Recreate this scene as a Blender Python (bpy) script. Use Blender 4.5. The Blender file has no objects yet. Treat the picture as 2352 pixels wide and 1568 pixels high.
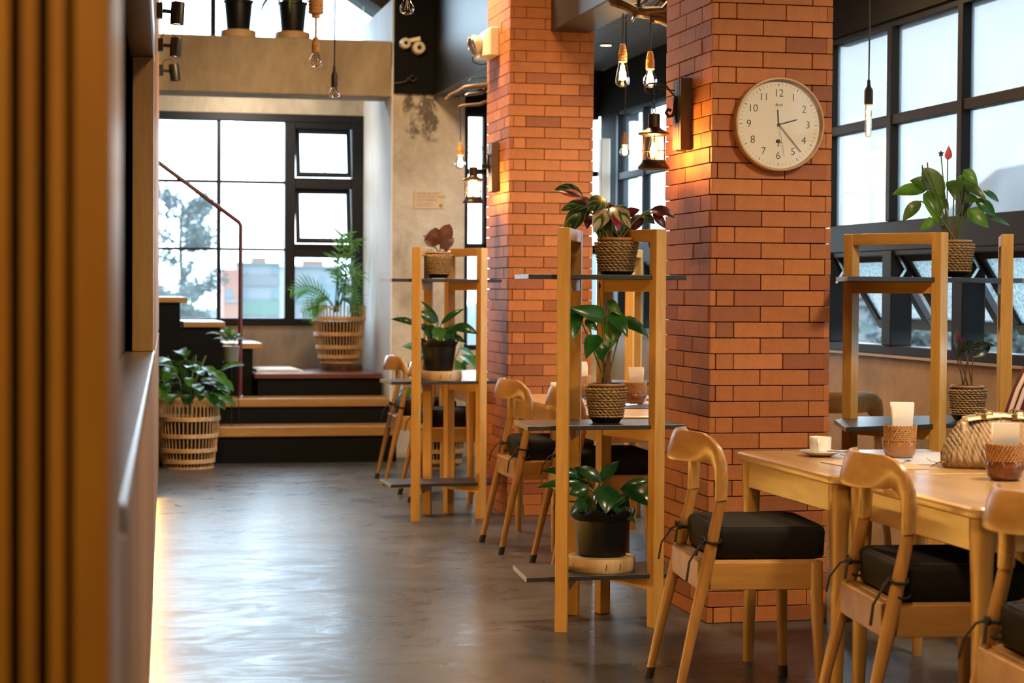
import bpy, bmesh, math, random
from mathutils import Vector, Matrix, Euler
random.seed(7)
PI = math.pi
V = Vector
scene = bpy.context.scene
COL = scene.collection

# ---------------------------------------------------------------- camera, sky, exposure
cam_d = bpy.data.cameras.new('camera')
cam_d.sensor_width = 23.5
cam_d.lens = 4500.0 / 2352.0 * 23.5
cam_d.clip_start = 0.05
cam_d.clip_end = 500
cam_d.dof.use_dof = True
cam_d.dof.focus_distance = 7.2
cam_d.dof.aperture_fstop = 3.0
cam = bpy.data.objects.new('camera', cam_d)
COL.objects.link(cam)
cam.matrix_world = Matrix(((0.97727119, -0.00111659, -0.21199003, 0.0),
                           (-0.21188396, 0.02691968, -0.97692401, 0.0),
                           (0.00679753, 0.99963698, 0.02607124, 1.25),
                           (0, 0, 0, 1)))
scene.camera = cam

world = bpy.data.worlds.new('overcast_sky')
scene.world = world
world.use_nodes = True
wn = world.node_tree.nodes
wl = world.node_tree.links
bgd = wn['Background']
tcw = wn.new('ShaderNodeTexCoord')
sepw = wn.new('ShaderNodeSeparateXYZ')
rampw = wn.new('ShaderNodeValToRGB')
rampw.color_ramp.elements[0].position = 0.42
rampw.color_ramp.elements[0].color = (0.46, 0.58, 0.66, 1)
rampw.color_ramp.elements[1].position = 0.62
rampw.color_ramp.elements[1].color = (0.64, 0.83, 1.0, 1)
mapw = wn.new('ShaderNodeMapRange')
mapw.inputs[1].default_value = -1
mapw.inputs[2].default_value = 1
wl.new(tcw.outputs['Generated'], sepw.inputs[0])
wl.new(sepw.outputs[2], mapw.inputs[0])
wl.new(mapw.outputs[0], rampw.inputs[0])
wl.new(rampw.outputs[0], bgd.inputs[0])
bgd.inputs[1].default_value = 13.0

vs = scene.view_settings
scene.display_settings.display_device = 'sRGB'
vs.view_transform = 'Standard'
vs.look = 'None'
vs.gamma = 1.0
vs.use_curve_mapping = False
vs.exposure = 0.12
scene.cycles.use_denoising = True
scene.cycles.max_bounces = 10
scene.cycles.transparent_max_bounces = 16
scene.cycles.sample_clamp_indirect = 6.0
scene.cycles.caustics_reflective = False
scene.cycles.caustics_refractive = False


def lamp(name, kind, loc, power, color=(1, .66, .33), size=.05, rot=(0, 0, 0), spot=None, size_y=None):
    d = bpy.data.lights.new(name, kind)
    d.energy = power
    d.color = color
    if kind == 'AREA':
        d.size = size
        if size_y:
            d.shape = 'RECTANGLE'
            d.size_y = size_y
    else:
        d.shadow_soft_size = size
    if kind == 'SPOT' and spot:
        d.spot_size = spot
        d.spot_blend = .6
    o = bpy.data.objects.new(name, d)
    o.location = loc
    o.rotation_euler = rot
    COL.objects.link(o)
    return o


def portal(name, loc, rot, sx, sy):
    o = lamp(name, 'AREA', loc, 1, (1, 1, 1), sx, rot, None, sy)
    o.data.cycles.is_portal = True
    return o


portal('portal_far_window', (1.25, 15.84, 1.8), (-PI / 2, 0, 0), 1.9, 1.7)
portal('portal_side_window', (3.72, 8.2, 1.8), (0, PI / 2, 0), 1.7, 6.5)
# warm lights above the frame; aisle, mid and steps ones are added fill
CL = (1, .67, .35)
lamp('ceiling_spot_entrance', 'SPOT', (-.12, .3, 2.7), 88, CL, .08, (math.radians(50), 0, 0), math.radians(75))
lamp('added_fill_aisle', 'AREA', (1.15, 3.7, 3.3), 75, CL, .5)
lamp('added_fill_mid', 'AREA', (2.15, 8.7, 3.3), 60, CL, .5)
lamp('added_fill_steps', 'AREA', (1.6, 11.0, 3.7), 115, CL, .5, (math.radians(25), 0, 0))
lamp('added_lintel_light', 'AREA', (1.2, 14.95, 2.72), 22, (1, .88, .72), .2, (math.radians(55), 0, 0), None, .2)  # added behind the beam to brighten the lintel and return wall
lamp('ceiling_lamp_tables', 'AREA', (3.1, 4.7, 2.85), 88, (1, .75, .47), .35)
lamp('ceiling_lamp_tables', 'AREA', (3.1, 8.6, 2.85), 38, CL, .35)

# ---------------------------------------------------------------- mesh helpers


class MB:
    def __init__(s):
        s.v = []
        s.f = []
        s.uv = {}

    def add(s, vs_, fs):
        o = len(s.v)
        s.v += [tuple(p) for p in vs_]
        s.f += [tuple(i + o for i in f) for f in fs]
        return s

    def box(s, lo, hi, m=None):
        x0, y0, z0 = lo
        x1, y1, z1 = hi
        p = [V(q) for q in ((x0, y0, z0), (x1, y0, z0), (x1, y1, z0), (x0, y1, z0), (x0, y0, z1), (x1, y0, z1), (x1, y1, z1), (x0, y1, z1))]
        if m is not None:
            p = [m @ q for q in p]
        return s.add(p, [(0, 3, 2, 1), (4, 5, 6, 7), (0, 1, 5, 4), (1, 2, 6, 5), (2, 3, 7, 6), (3, 0, 4, 7)])

    def bar(s, a, b, w, h, up=(0, 0, 1)):
        a = V(a)
        b = V(b)
        d = (b - a)
        L = d.length
        d.normalize()
        u = V(up)
        if abs(d.dot(u)) > .99:
            u = V((1, 0, 0))
        sd = d.cross(u).normalized()
        u = sd.cross(d)
        m = Matrix((sd, d, u)).transposed().to_4x4()
        m.translation = a
        return s.box((-w / 2, 0, -h / 2), (w / 2, L, h / 2), m)

    def prism(s, pts, z0, z1):
        n = len(pts)
        vv = [(x, y, z0) for x, y in pts] + [(x, y, z1) for x, y in pts]
        ff = [tuple(range(n))[::-1], tuple(range(n, 2 * n))] + [(i, (i + 1) % n, n + (i + 1) % n, n + i) for i in range(n)]
        return s.add(vv, ff)

    def loft(s, rings, closed=False, caps=True):
        n = len(rings[0])
        vv = [p for r in rings for p in r]
        ff = []
        m = len(rings)
        for i in range(m if closed else m - 1):
            a = i * n
            b = ((i + 1) % m) * n
            for j in range(n):
                k = (j + 1) % n
                ff.append((a + j, a + k, b + k, b + j))
        if caps and not closed:
            ff.append(tuple(range(n))[::-1])
            ff.append(tuple((m - 1) * n + j for j in range(n)))
        return s.add(vv, ff)

    def tube(s, pts, r, n=6, closed=False, flat=1.0):
        pts = [V(p) for p in pts]
        m = len(pts)
        rs = r if isinstance(r, (list, tuple)) else [r] * m
        rings = []
        prev = None
        for i, p in enumerate(pts):
            if closed:
                t = pts[(i + 1) % m] - pts[i - 1]
            else:
                t = pts[min(i + 1, m - 1)] - pts[max(i - 1, 0)]
            if t.length < 1e-9:
                t = V((0, 0, 1))
            t.normalize()
            if prev is None:
                u = t.orthogonal().normalized()
            else:
                u = prev - t * prev.dot(t)
                u = u.normalized() if u.length > 1e-6 else t.orthogonal().normalized()
            prev = u
            w = t.cross(u)
            rings.append([p + (u * math.cos(2 * PI * k / n) + w * math.sin(2 * PI * k / n) * flat) * rs[i] for k in range(n)])
        return s.loft(rings, closed)

    def lathe(s, prof, n=24, c=(0, 0, 0), caps=True, mod=None):
        rings = []
        for r, z in prof:
            rings.append([(c[0] + math.cos(2 * PI * k / n) * r * (mod(k / n, z) if mod else 1), c[1] + math.sin(2 * PI * k / n) * r * (mod(k / n, z) if mod else 1), c[2] + z) for k in range(n)])
        return s.loft(rings, False, caps)

    def torus(s, c, R, r, n=24, k=6, axis='z'):
        pts = []
        for i in range(n):
            a = 2 * PI * i / n
            p = (math.cos(a) * R, math.sin(a) * R, 0)
            if axis == 'y':
                p = (p[0], 0, p[1])
            if axis == 'x':
                p = (0, p[0], p[1])
            pts.append(V(c) + V(p))
        return s.tube(pts, r, k, True)

    def ball(s, c, r, n=10, m=6, sc=(1, 1, 1)):
        prof = []
        for i in range(m + 1):
            a = -PI / 2 + PI * i / m
            prof.append((max(math.cos(a), .001), math.sin(a)))
        rings = [[(c[0] + math.cos(2 * PI * k / n) * q * r * sc[0], c[1] + math.sin(2 * PI * k / n) * q * r * sc[1], c[2] + z * r * sc[2]) for k in range(n)] for q, z in prof]
        return s.loft(rings)

    def mesh(s, name, mat, smooth=True, bevel=0, angle=38):
        me = bpy.data.meshes.new(name)
        me.from_pydata(s.v, [], s.f)
        if bevel:
            bm = bmesh.new()
            bm.from_mesh(me)
            es = [e for e in bm.edges if len(e.link_faces) == 2 and e.calc_face_angle(0) > .6]
            try:
                bmesh.ops.bevel(bm, geom=es, offset=bevel, segments=2, profile=.5, affect='EDGES', clamp_overlap=True)
            except Exception:
                pass
            bm.to_mesh(me)
            bm.free()
        me.validate()
        if smooth:
            me.polygons.foreach_set('use_smooth', [True] * len(me.polygons))
            me.set_sharp_from_angle(angle=math.radians(min(angle, 17) if bevel else angle))
        if mat:
            me.materials.append(mat)
        return me

    def build(s, name, mat, parent=None, loc=(0, 0, 0), bevel=0, smooth=True, angle=38, rot=None):
        return link(name, s.mesh(name, mat, smooth, bevel, angle), parent, loc, rot)


def link(name, data, parent=None, loc=(0, 0, 0), rot=None):
    o = bpy.data.objects.new(name, data)
    COL.objects.link(o)
    o.location = loc
    if rot:
        o.rotation_euler = rot
    if parent:
        o.parent = parent
    return o


def tag(o, label=None, cat=None, group=None, kind=None):
    if label:
        o['label'] = label
    if cat:
        o['category'] = cat
    if group:
        o['group'] = group
    if kind:
        o['kind'] = kind
    return o


def thing(name, label, cat, loc=(0, 0, 0), rz=0, group=None):
    o = bpy.data.objects.new(name, None)
    o.empty_display_size = .05
    COL.objects.link(o)
    o.location = loc
    o.rotation_euler = (0, 0, rz)
    return tag(o, label, cat, group)


def struct(name, loc=(0, 0, 0), rz=0):
    o = bpy.data.objects.new(name, None)
    COL.objects.link(o)
    o.location = loc
    o.rotation_euler = (0, 0, rz)
    return tag(o, kind='structure')


KIDS = {}


def dup(root, loc, rz, label, group=None):
    kids = {}
    for o in COL.objects:
        if o.parent:
            kids.setdefault(o.parent.name, []).append(o)

    def rec(o, par):
        c = o.copy()
        COL.objects.link(c)
        if par:
            c.parent = par
        for ch in kids.get(o.name, []):
            rec(ch, c)
        return c
    r = rec(root, None)
    r.location = loc
    r.rotation_euler = (0, 0, rz)
    tag(r, label, None, group)
    return r


# ---------------------------------------------------------------- materials
MATS = {}


class NT:
    def __init__(s, name):
        s.m = bpy.data.materials.new(name)
        s.m.use_nodes = True
        s.n = s.m.node_tree.nodes
        s.l = s.m.node_tree.links
        s.b = s.n['Principled BSDF']
        s.out = s.n['Material Output']

    def new(s, t, **kw):
        o = s.n.new(t)
        for k, v in kw.items():
            if k.startswith('i'):
                o.inputs[int(k[1:])].default_value = v
            else:
                setattr(o, k, v)
        return o

    def coords(s, scale=(1, 1, 1), out='Object', src=None):
        tc = s.new('ShaderNodeTexCoord')
        mp = s.new('ShaderNodeMapping')
        mp.inputs['Scale'].default_value = scale
        s.l.new(tc.outputs[out], mp.inputs[0])
        return mp.outputs[0]

    def noise(s, vec, scale, detail=4, rough=.6, dist=0):
        n = s.new('ShaderNodeTexNoise')
        n.inputs['Scale'].default_value = scale
        n.inputs['Detail'].default_value = detail
        n.inputs['Roughness'].default_value = rough
        n.inputs['Distortion'].default_value = dist
        if vec is not None:
            s.l.new(vec, n.inputs['Vector'])
        return n.outputs['Fac']

    def ramp(s, fac, stops):
        r = s.new('ShaderNodeValToRGB')
        e = r.color_ramp.elements
        while len(e) > 1:
            e.remove(e[-1])
        e[0].position = stops[0][0]
        e[0].color = tuple(stops[0][1]) + (1,)
        for p, c in stops[1:]:
            q = e.new(p)
            q.color = tuple(c) + (1,)
        s.l.new(fac, r.inputs[0])
        return r.outputs[0]

    def mix(s, a, b, fac, mode='MIX'):
        m = s.new('ShaderNodeMix', data_type='RGBA', blend_type=mode)
        for sock, val in ((m.inputs[0], fac), (m.inputs[6], a), (m.inputs[7], b)):
            if hasattr(val, 'is_linked'):
                s.l.new(val, sock)
            elif isinstance(val, (int, float)):
                sock.default_value = val
            else:
                sock.default_value = tuple(val) + (1,)
        return m.outputs[2]

    def bump(s, h, strength=.2, dist=.01):
        b = s.new('ShaderNodeBump')
        b.inputs['Strength'].default_value = strength
        b.inputs['Distance'].default_value = dist
        s.l.new(h, b.inputs['Height'])
        s.l.new(b.outputs[0], s.b.inputs['Normal'])

    def set(s, **kw):
        for k, v in kw.items():
            k = {'color': 'Base Color', 'rough': 'Roughness', 'metal': 'Metallic', 'spec': 'Specular IOR Level', 'coat': 'Coat Weight', 'trans': 'Transmission Weight', 'sub': 'Subsurface Weight'}.get(k, k)
            i = s.b.inputs[k]
            if hasattr(v, 'is_linked'):
                s.l.new(v, i)
            elif isinstance(v, (int, float)):
                i.default_value = v
            else:
                i.default_value = tuple(v) + (1,)
        return s


def plain(name, color, rough=.5, metal=0, spec=.5, noise=.0, nscale=30, coat=0):
    t = NT(name)
    t.set(rough=rough, metal=metal, spec=spec, coat=coat)
    if noise:
        f = t.noise(t.coords(), nscale)
        t.set(color=t.ramp(f, [(.3, [c * (1 - noise) for c in color]), (.7, [min(1, c * (1 + noise)) for c in color])]))
    else:
        t.set(color=color)
    return t.m


def wood(name, dark, light, axis='z', rough=.4, scale=9, coat=.15, knots=False, var=.0):
    t = NT(name)
    st = {'x': (.12, 1, 1), 'y': (1, .12, 1), 'z': (1, 1, .12)}[axis]
    vec = t.coords(st)
    oi = t.new('ShaderNodeObjectInfo')
    add = t.new('ShaderNodeVectorMath', operation='ADD')
    cmb = t.new('ShaderNodeVectorMath', operation='SCALE')
    cmb.inputs[0].default_value = (7, 5, 9)
    t.l.new(oi.outputs['Random'], cmb.inputs['Scale'])
    t.l.new(vec, add.inputs[0])
    t.l.new(cmb.outputs[0], add.inputs[1])
    a = t.noise(add.outputs[0], scale, 5, .55, 1.2)
    b = t.noise(add.outputs[0], scale * 9, 3, .6, .3)
    c1 = t.ramp(a, [(.28, dark), (.5, [(x + y) / 2 for x, y in zip(dark, light)]), (.72, light)])
    c2 = t.ramp(b, [(.3, (.72, .68, .62)), (.65, (1, 1, 1))])
    col = t.mix(c1, c2, .55, 'MULTIPLY')
    if var:
        vr = t.ramp(oi.outputs['Random'], [(0, (1 - var,) * 3), (1, (1, 1, 1))])
        col = t.mix(col, vr, 1.0, 'MULTIPLY')
    t.set(color=col, rough=rough, coat=coat)
    t.b.inputs['Coat Roughness'].default_value = .25
    t.bump(b, .08, .004)
    return t.m


def emit(name, color, strength):
    t = NT(name)
    e = t.new('ShaderNodeEmission')
    e.inputs[0].default_value = tuple(color) + (1,)
    e.inputs[1].default_value = strength
    t.l.new(e.outputs[0], t.out.inputs[0])
    return t.m


def glass(name, tint, veil=0.0, gloss=.08, rain=False):
    t = NT(name)
    tr = t.new('ShaderNodeBsdfTransparent')
    tr.inputs[0].default_value = tuple(tint) + (1,)
    gl = t.new('ShaderNodeBsdfGlossy')
    gl.inputs['Roughness'].default_value = .03
    mx = t.new('ShaderNodeMixShader')
    fr = t.new('ShaderNodeFresnel')
    fr.inputs[0].default_value = 1.45
    mul = t.new('ShaderNodeMath', operation='MULTIPLY')
    mul.inputs[1].default_value = gloss * 10
    t.l.new(fr.outputs[0], mul.inputs[0])
    cl = t.new('ShaderNodeMath', operation='MINIMUM')
    cl.inputs[1].default_value = .6
    t.l.new(mul.outputs[0], cl.inputs[0])
    t.l.new(cl.outputs[0], mx.inputs[0])
    t.l.new(tr.outputs[0], mx.inputs[1])
    t.l.new(gl.outputs[0], mx.inputs[2])
    last = mx.outputs[0]
    if veil:
        tl = t.new('ShaderNodeBsdfTranslucent')
        tl.inputs[0].default_value = (.9, .97, 1, 1)
        m2 = t.new('ShaderNodeMixShader')
        if rain:
            v = t.coords((1, 1, .45))
            n1 = t.noise(v, 160, 2, .5)
            n2 = t.noise(t.coords((1, 1, 1)), 5, 3, .5)
            r1 = t.new('ShaderNodeMapRange')
            r1.inputs[1].default_value = .45
            r1.inputs[2].default_value = .62
            r1.inputs[3].default_value = veil * .5
            r1.inputs[4].default_value = min(1, veil * 1.6)
            t.l.new(n1, r1.inputs[0])
            t.l.new(r1.outputs[0], m2.inputs[0])
        else:
            n2 = t.noise(t.coords((1, 1, 1)), 2.5, 3, .5)
            r1 = t.new('ShaderNodeMapRange')
            r1.inputs[1].default_value = .3
            r1.inputs[2].default_value = .7
            r1.inputs[3].default_value = veil * .75
            r1.inputs[4].default_value = veil * 1.2
            t.l.new(n2, r1.inputs[0])
            t.l.new(r1.outputs[0], m2.inputs[0])
        t.l.new(last, m2.inputs[1])
        t.l.new(tl.outputs[0], m2.inputs[2])
        last = m2.outputs[0]
    t.l.new(last, t.out.inputs[0])
    return t.m


def concrete(name, stops, scale=2.2, rough=.8, streak=None, bumpk=.15, stain=None):
    t = NT(name)
    v = t.coords(streak or (1, 1, 1))
    a = t.noise(v, scale, 8, .62, .4)
    b = t.noise(v, scale * 9, 6, .6)
    col = t.ramp(a, stops)
    col = t.mix(col, t.ramp(b, [(.3, (.8, .78, .75)), (.7, (1, 1, 1))]), .6, 'MULTIPLY')
    if stain:
        n = t.noise(t.coords((1, 1, .8)), 9, 8, .7, .3)
        sp = t.new('ShaderNodeSeparateXYZ')
        tc = t.new('ShaderNodeTexCoord')
        t.l.new(tc.outputs['Object'], sp.inputs[0])

        def rng(src, a, b, c=0, d=1):
            g = t.new('ShaderNodeMapRange')
            g.inputs[1].default_value, g.inputs[2].default_value, g.inputs[3].default_value, g.inputs[4].default_value = a, b, c, d
            t.l.new(src, g.inputs[0])
            return g.outputs[0]

        def op(kind, x, y=None, v=0):
            m = t.new('ShaderNodeMath', operation=kind)
            t.l.new(x, m.inputs[0])
            if y is not None:
                t.l.new(y, m.inputs[1])
            else:
                m.inputs[1].default_value = v
            return m.outputs[0]
        gx = rng(op('ABSOLUTE', op('ADD', sp.outputs[0], None, .05)), .09, .20, 1, .35)
        gz = rng(sp.outputs[2], stain[0], stain[1])
        mu = op('MULTIPLY', op('MULTIPLY', n, gx), gz)
        st = t.new('ShaderNodeMapRange')
        st.inputs[1].default_value, st.inputs[2].default_value = .36, .47
        st.inputs[4].default_value = .85
        t.l.new(mu, st.inputs[0])
        col = t.mix(col, (.07, .055, .04), st.outputs[0])
    t.set(color=col, rough=rough, spec=.3)
    t.bump(b, bumpk, .01)
    return t.m


def floor_mat():
    t = NT('polished_concrete')
    v = t.coords((1, 1, 1))
    a = t.noise(v, .9, 8, .65, .6)
    b = t.noise(t.coords((.8, 1.2, 1)), 4.5, 8, .7, 1.2)
    c = t.noise(v, 24, 5, .7)
    col = t.ramp(a, [(.25, (.052, .050, .048)), (.5, (.092, .09, .088)), (.75, (.15, .148, .146))])
    col = t.mix(col, t.ramp(b, [(.3, (.6, .57, .55)), (.62, (1, 1, 1))]), .8, 'MULTIPLY')
    sp = t.ramp(c, [(.30, (.3, .29, .28)), (.37, (1, 1, 1))])
    col = t.mix(col, sp, .22, 'MULTIPLY')
    rr = t.new('ShaderNodeMapRange')
    rr.inputs[1].default_value, rr.inputs[2].default_value = .3, .7
    rr.inputs[3].default_value, rr.inputs[4].default_value = .22, .42
    t.l.new(b, rr.inputs[0])
    t.set(color=col, rough=rr.outputs[0], spec=.22)
    bb = t.noise(t.coords((.6, 1.5, 1)), 4.5, 3, .45, .5)
    t.bump(bb, .16, .012)
    return t.m


def brick_mat():
    t = NT('terracotta_brick')
    oi = t.new('ShaderNodeObjectInfo')
    base = t.ramp(oi.outputs['Random'], [(0, (.27, .095, .042)), (.1, (.33, .105, .04)), (.3, (.40, .138, .042)), (.7, (.46, .16, .047)), (1, (.52, .19, .06))])
    v = t.coords()
    n = t.noise(v, 14, 6, .65, .5)
    n2 = t.noise(v, 120, 3, .6)
    col = t.mix(base, t.ramp(n, [(.3, (.72, .66, .6)), (.62, (1.0, 1.0, 1.0))]), .75, 'MULTIPLY')
    col = t.mix(col, t.ramp(n2, [(.3, (.8, .78, .75)), (.6, (1, 1, 1))]), .5, 'MULTIPLY')
    t.set(color=col, rough=.62, spec=.35)
    t.bump(n2, .15, .003)
    return t.m


def leaf_mat(name, c1, c2, vein=None, back=None, rough=.3, stripe=None, trans=.25):
    t = NT(name)
    uv = t.new('ShaderNodeTexCoord')
    oi = t.new('ShaderNodeObjectInfo')
    n = t.noise(t.coords(), 22, 3, .5)
    col = t.ramp(n, [(.3, c1), (.7, c2)])
    if stripe:
        mp = t.new('ShaderNodeMapping')
        t.l.new(uv.outputs['UV'], mp.inputs[0])
        sep = t.new('ShaderNodeSeparateXYZ')
        t.l.new(uv.outputs['UV'], sep.inputs[0])
        sb = t.new('ShaderNodeMath', operation='SUBTRACT')
        sb.inputs[1].default_value = .5
        t.l.new(sep.outputs[0], sb.inputs[0])
        ab = t.new('ShaderNodeMath', operation='ABSOLUTE')
        t.l.new(sb.outputs[0], ab.inputs[0])
        ma = t.new('ShaderNodeMath', operation='MULTIPLY_ADD')
        ma.inputs[1].default_value = -1.1
        t.l.new(ab.outputs[0], ma.inputs[0])
        t.l.new(sep.outputs[1], ma.inputs[2])
        sn = t.new('ShaderNodeMath', operation='SINE')
        mm = t.new('ShaderNodeMath', operation='MULTIPLY')
        mm.inputs[1].default_value = stripe[1]
        t.l.new(ma.outputs[0], mm.inputs[0])
        n3 = t.new('ShaderNodeMath', operation='MULTIPLY_ADD')
        n3.inputs[1].default_value = 5.0
        t.l.new(t.noise(t.coords(), 30, 3, .6), n3.inputs[0])
        t.l.new(mm.outputs[0], n3.inputs[2])
        t.l.new(n3.outputs[0], sn.inputs[0])
        sm = t.new('ShaderNodeMapRange')
        sm.inputs[1].default_value, sm.inputs[2].default_value = stripe[2], stripe[2] + .5
        t.l.new(sn.outputs[0], sm.inputs[0])
        col = t.mix(col, stripe[0], sm.outputs[0])
    if back:
        g = t.new('ShaderNodeNewGeometry')
        col = t.mix(col, back, g.outputs['Backfacing'])
    t.set(color=col, rough=rough, spec=.5)
    tl = t.new('ShaderNodeBsdfTranslucent')
    t.l.new(col, tl.inputs[0])
    ms = t.new('ShaderNodeMixShader')
    ms.inputs[0].default_value = trans
    t.l.new(t.b.outputs[0], ms.inputs[1])
    t.l.new(tl.outputs[0], ms.inputs[2])
    t.l.new(ms.outputs[0], t.out.inputs[0])
    return t.m


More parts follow.
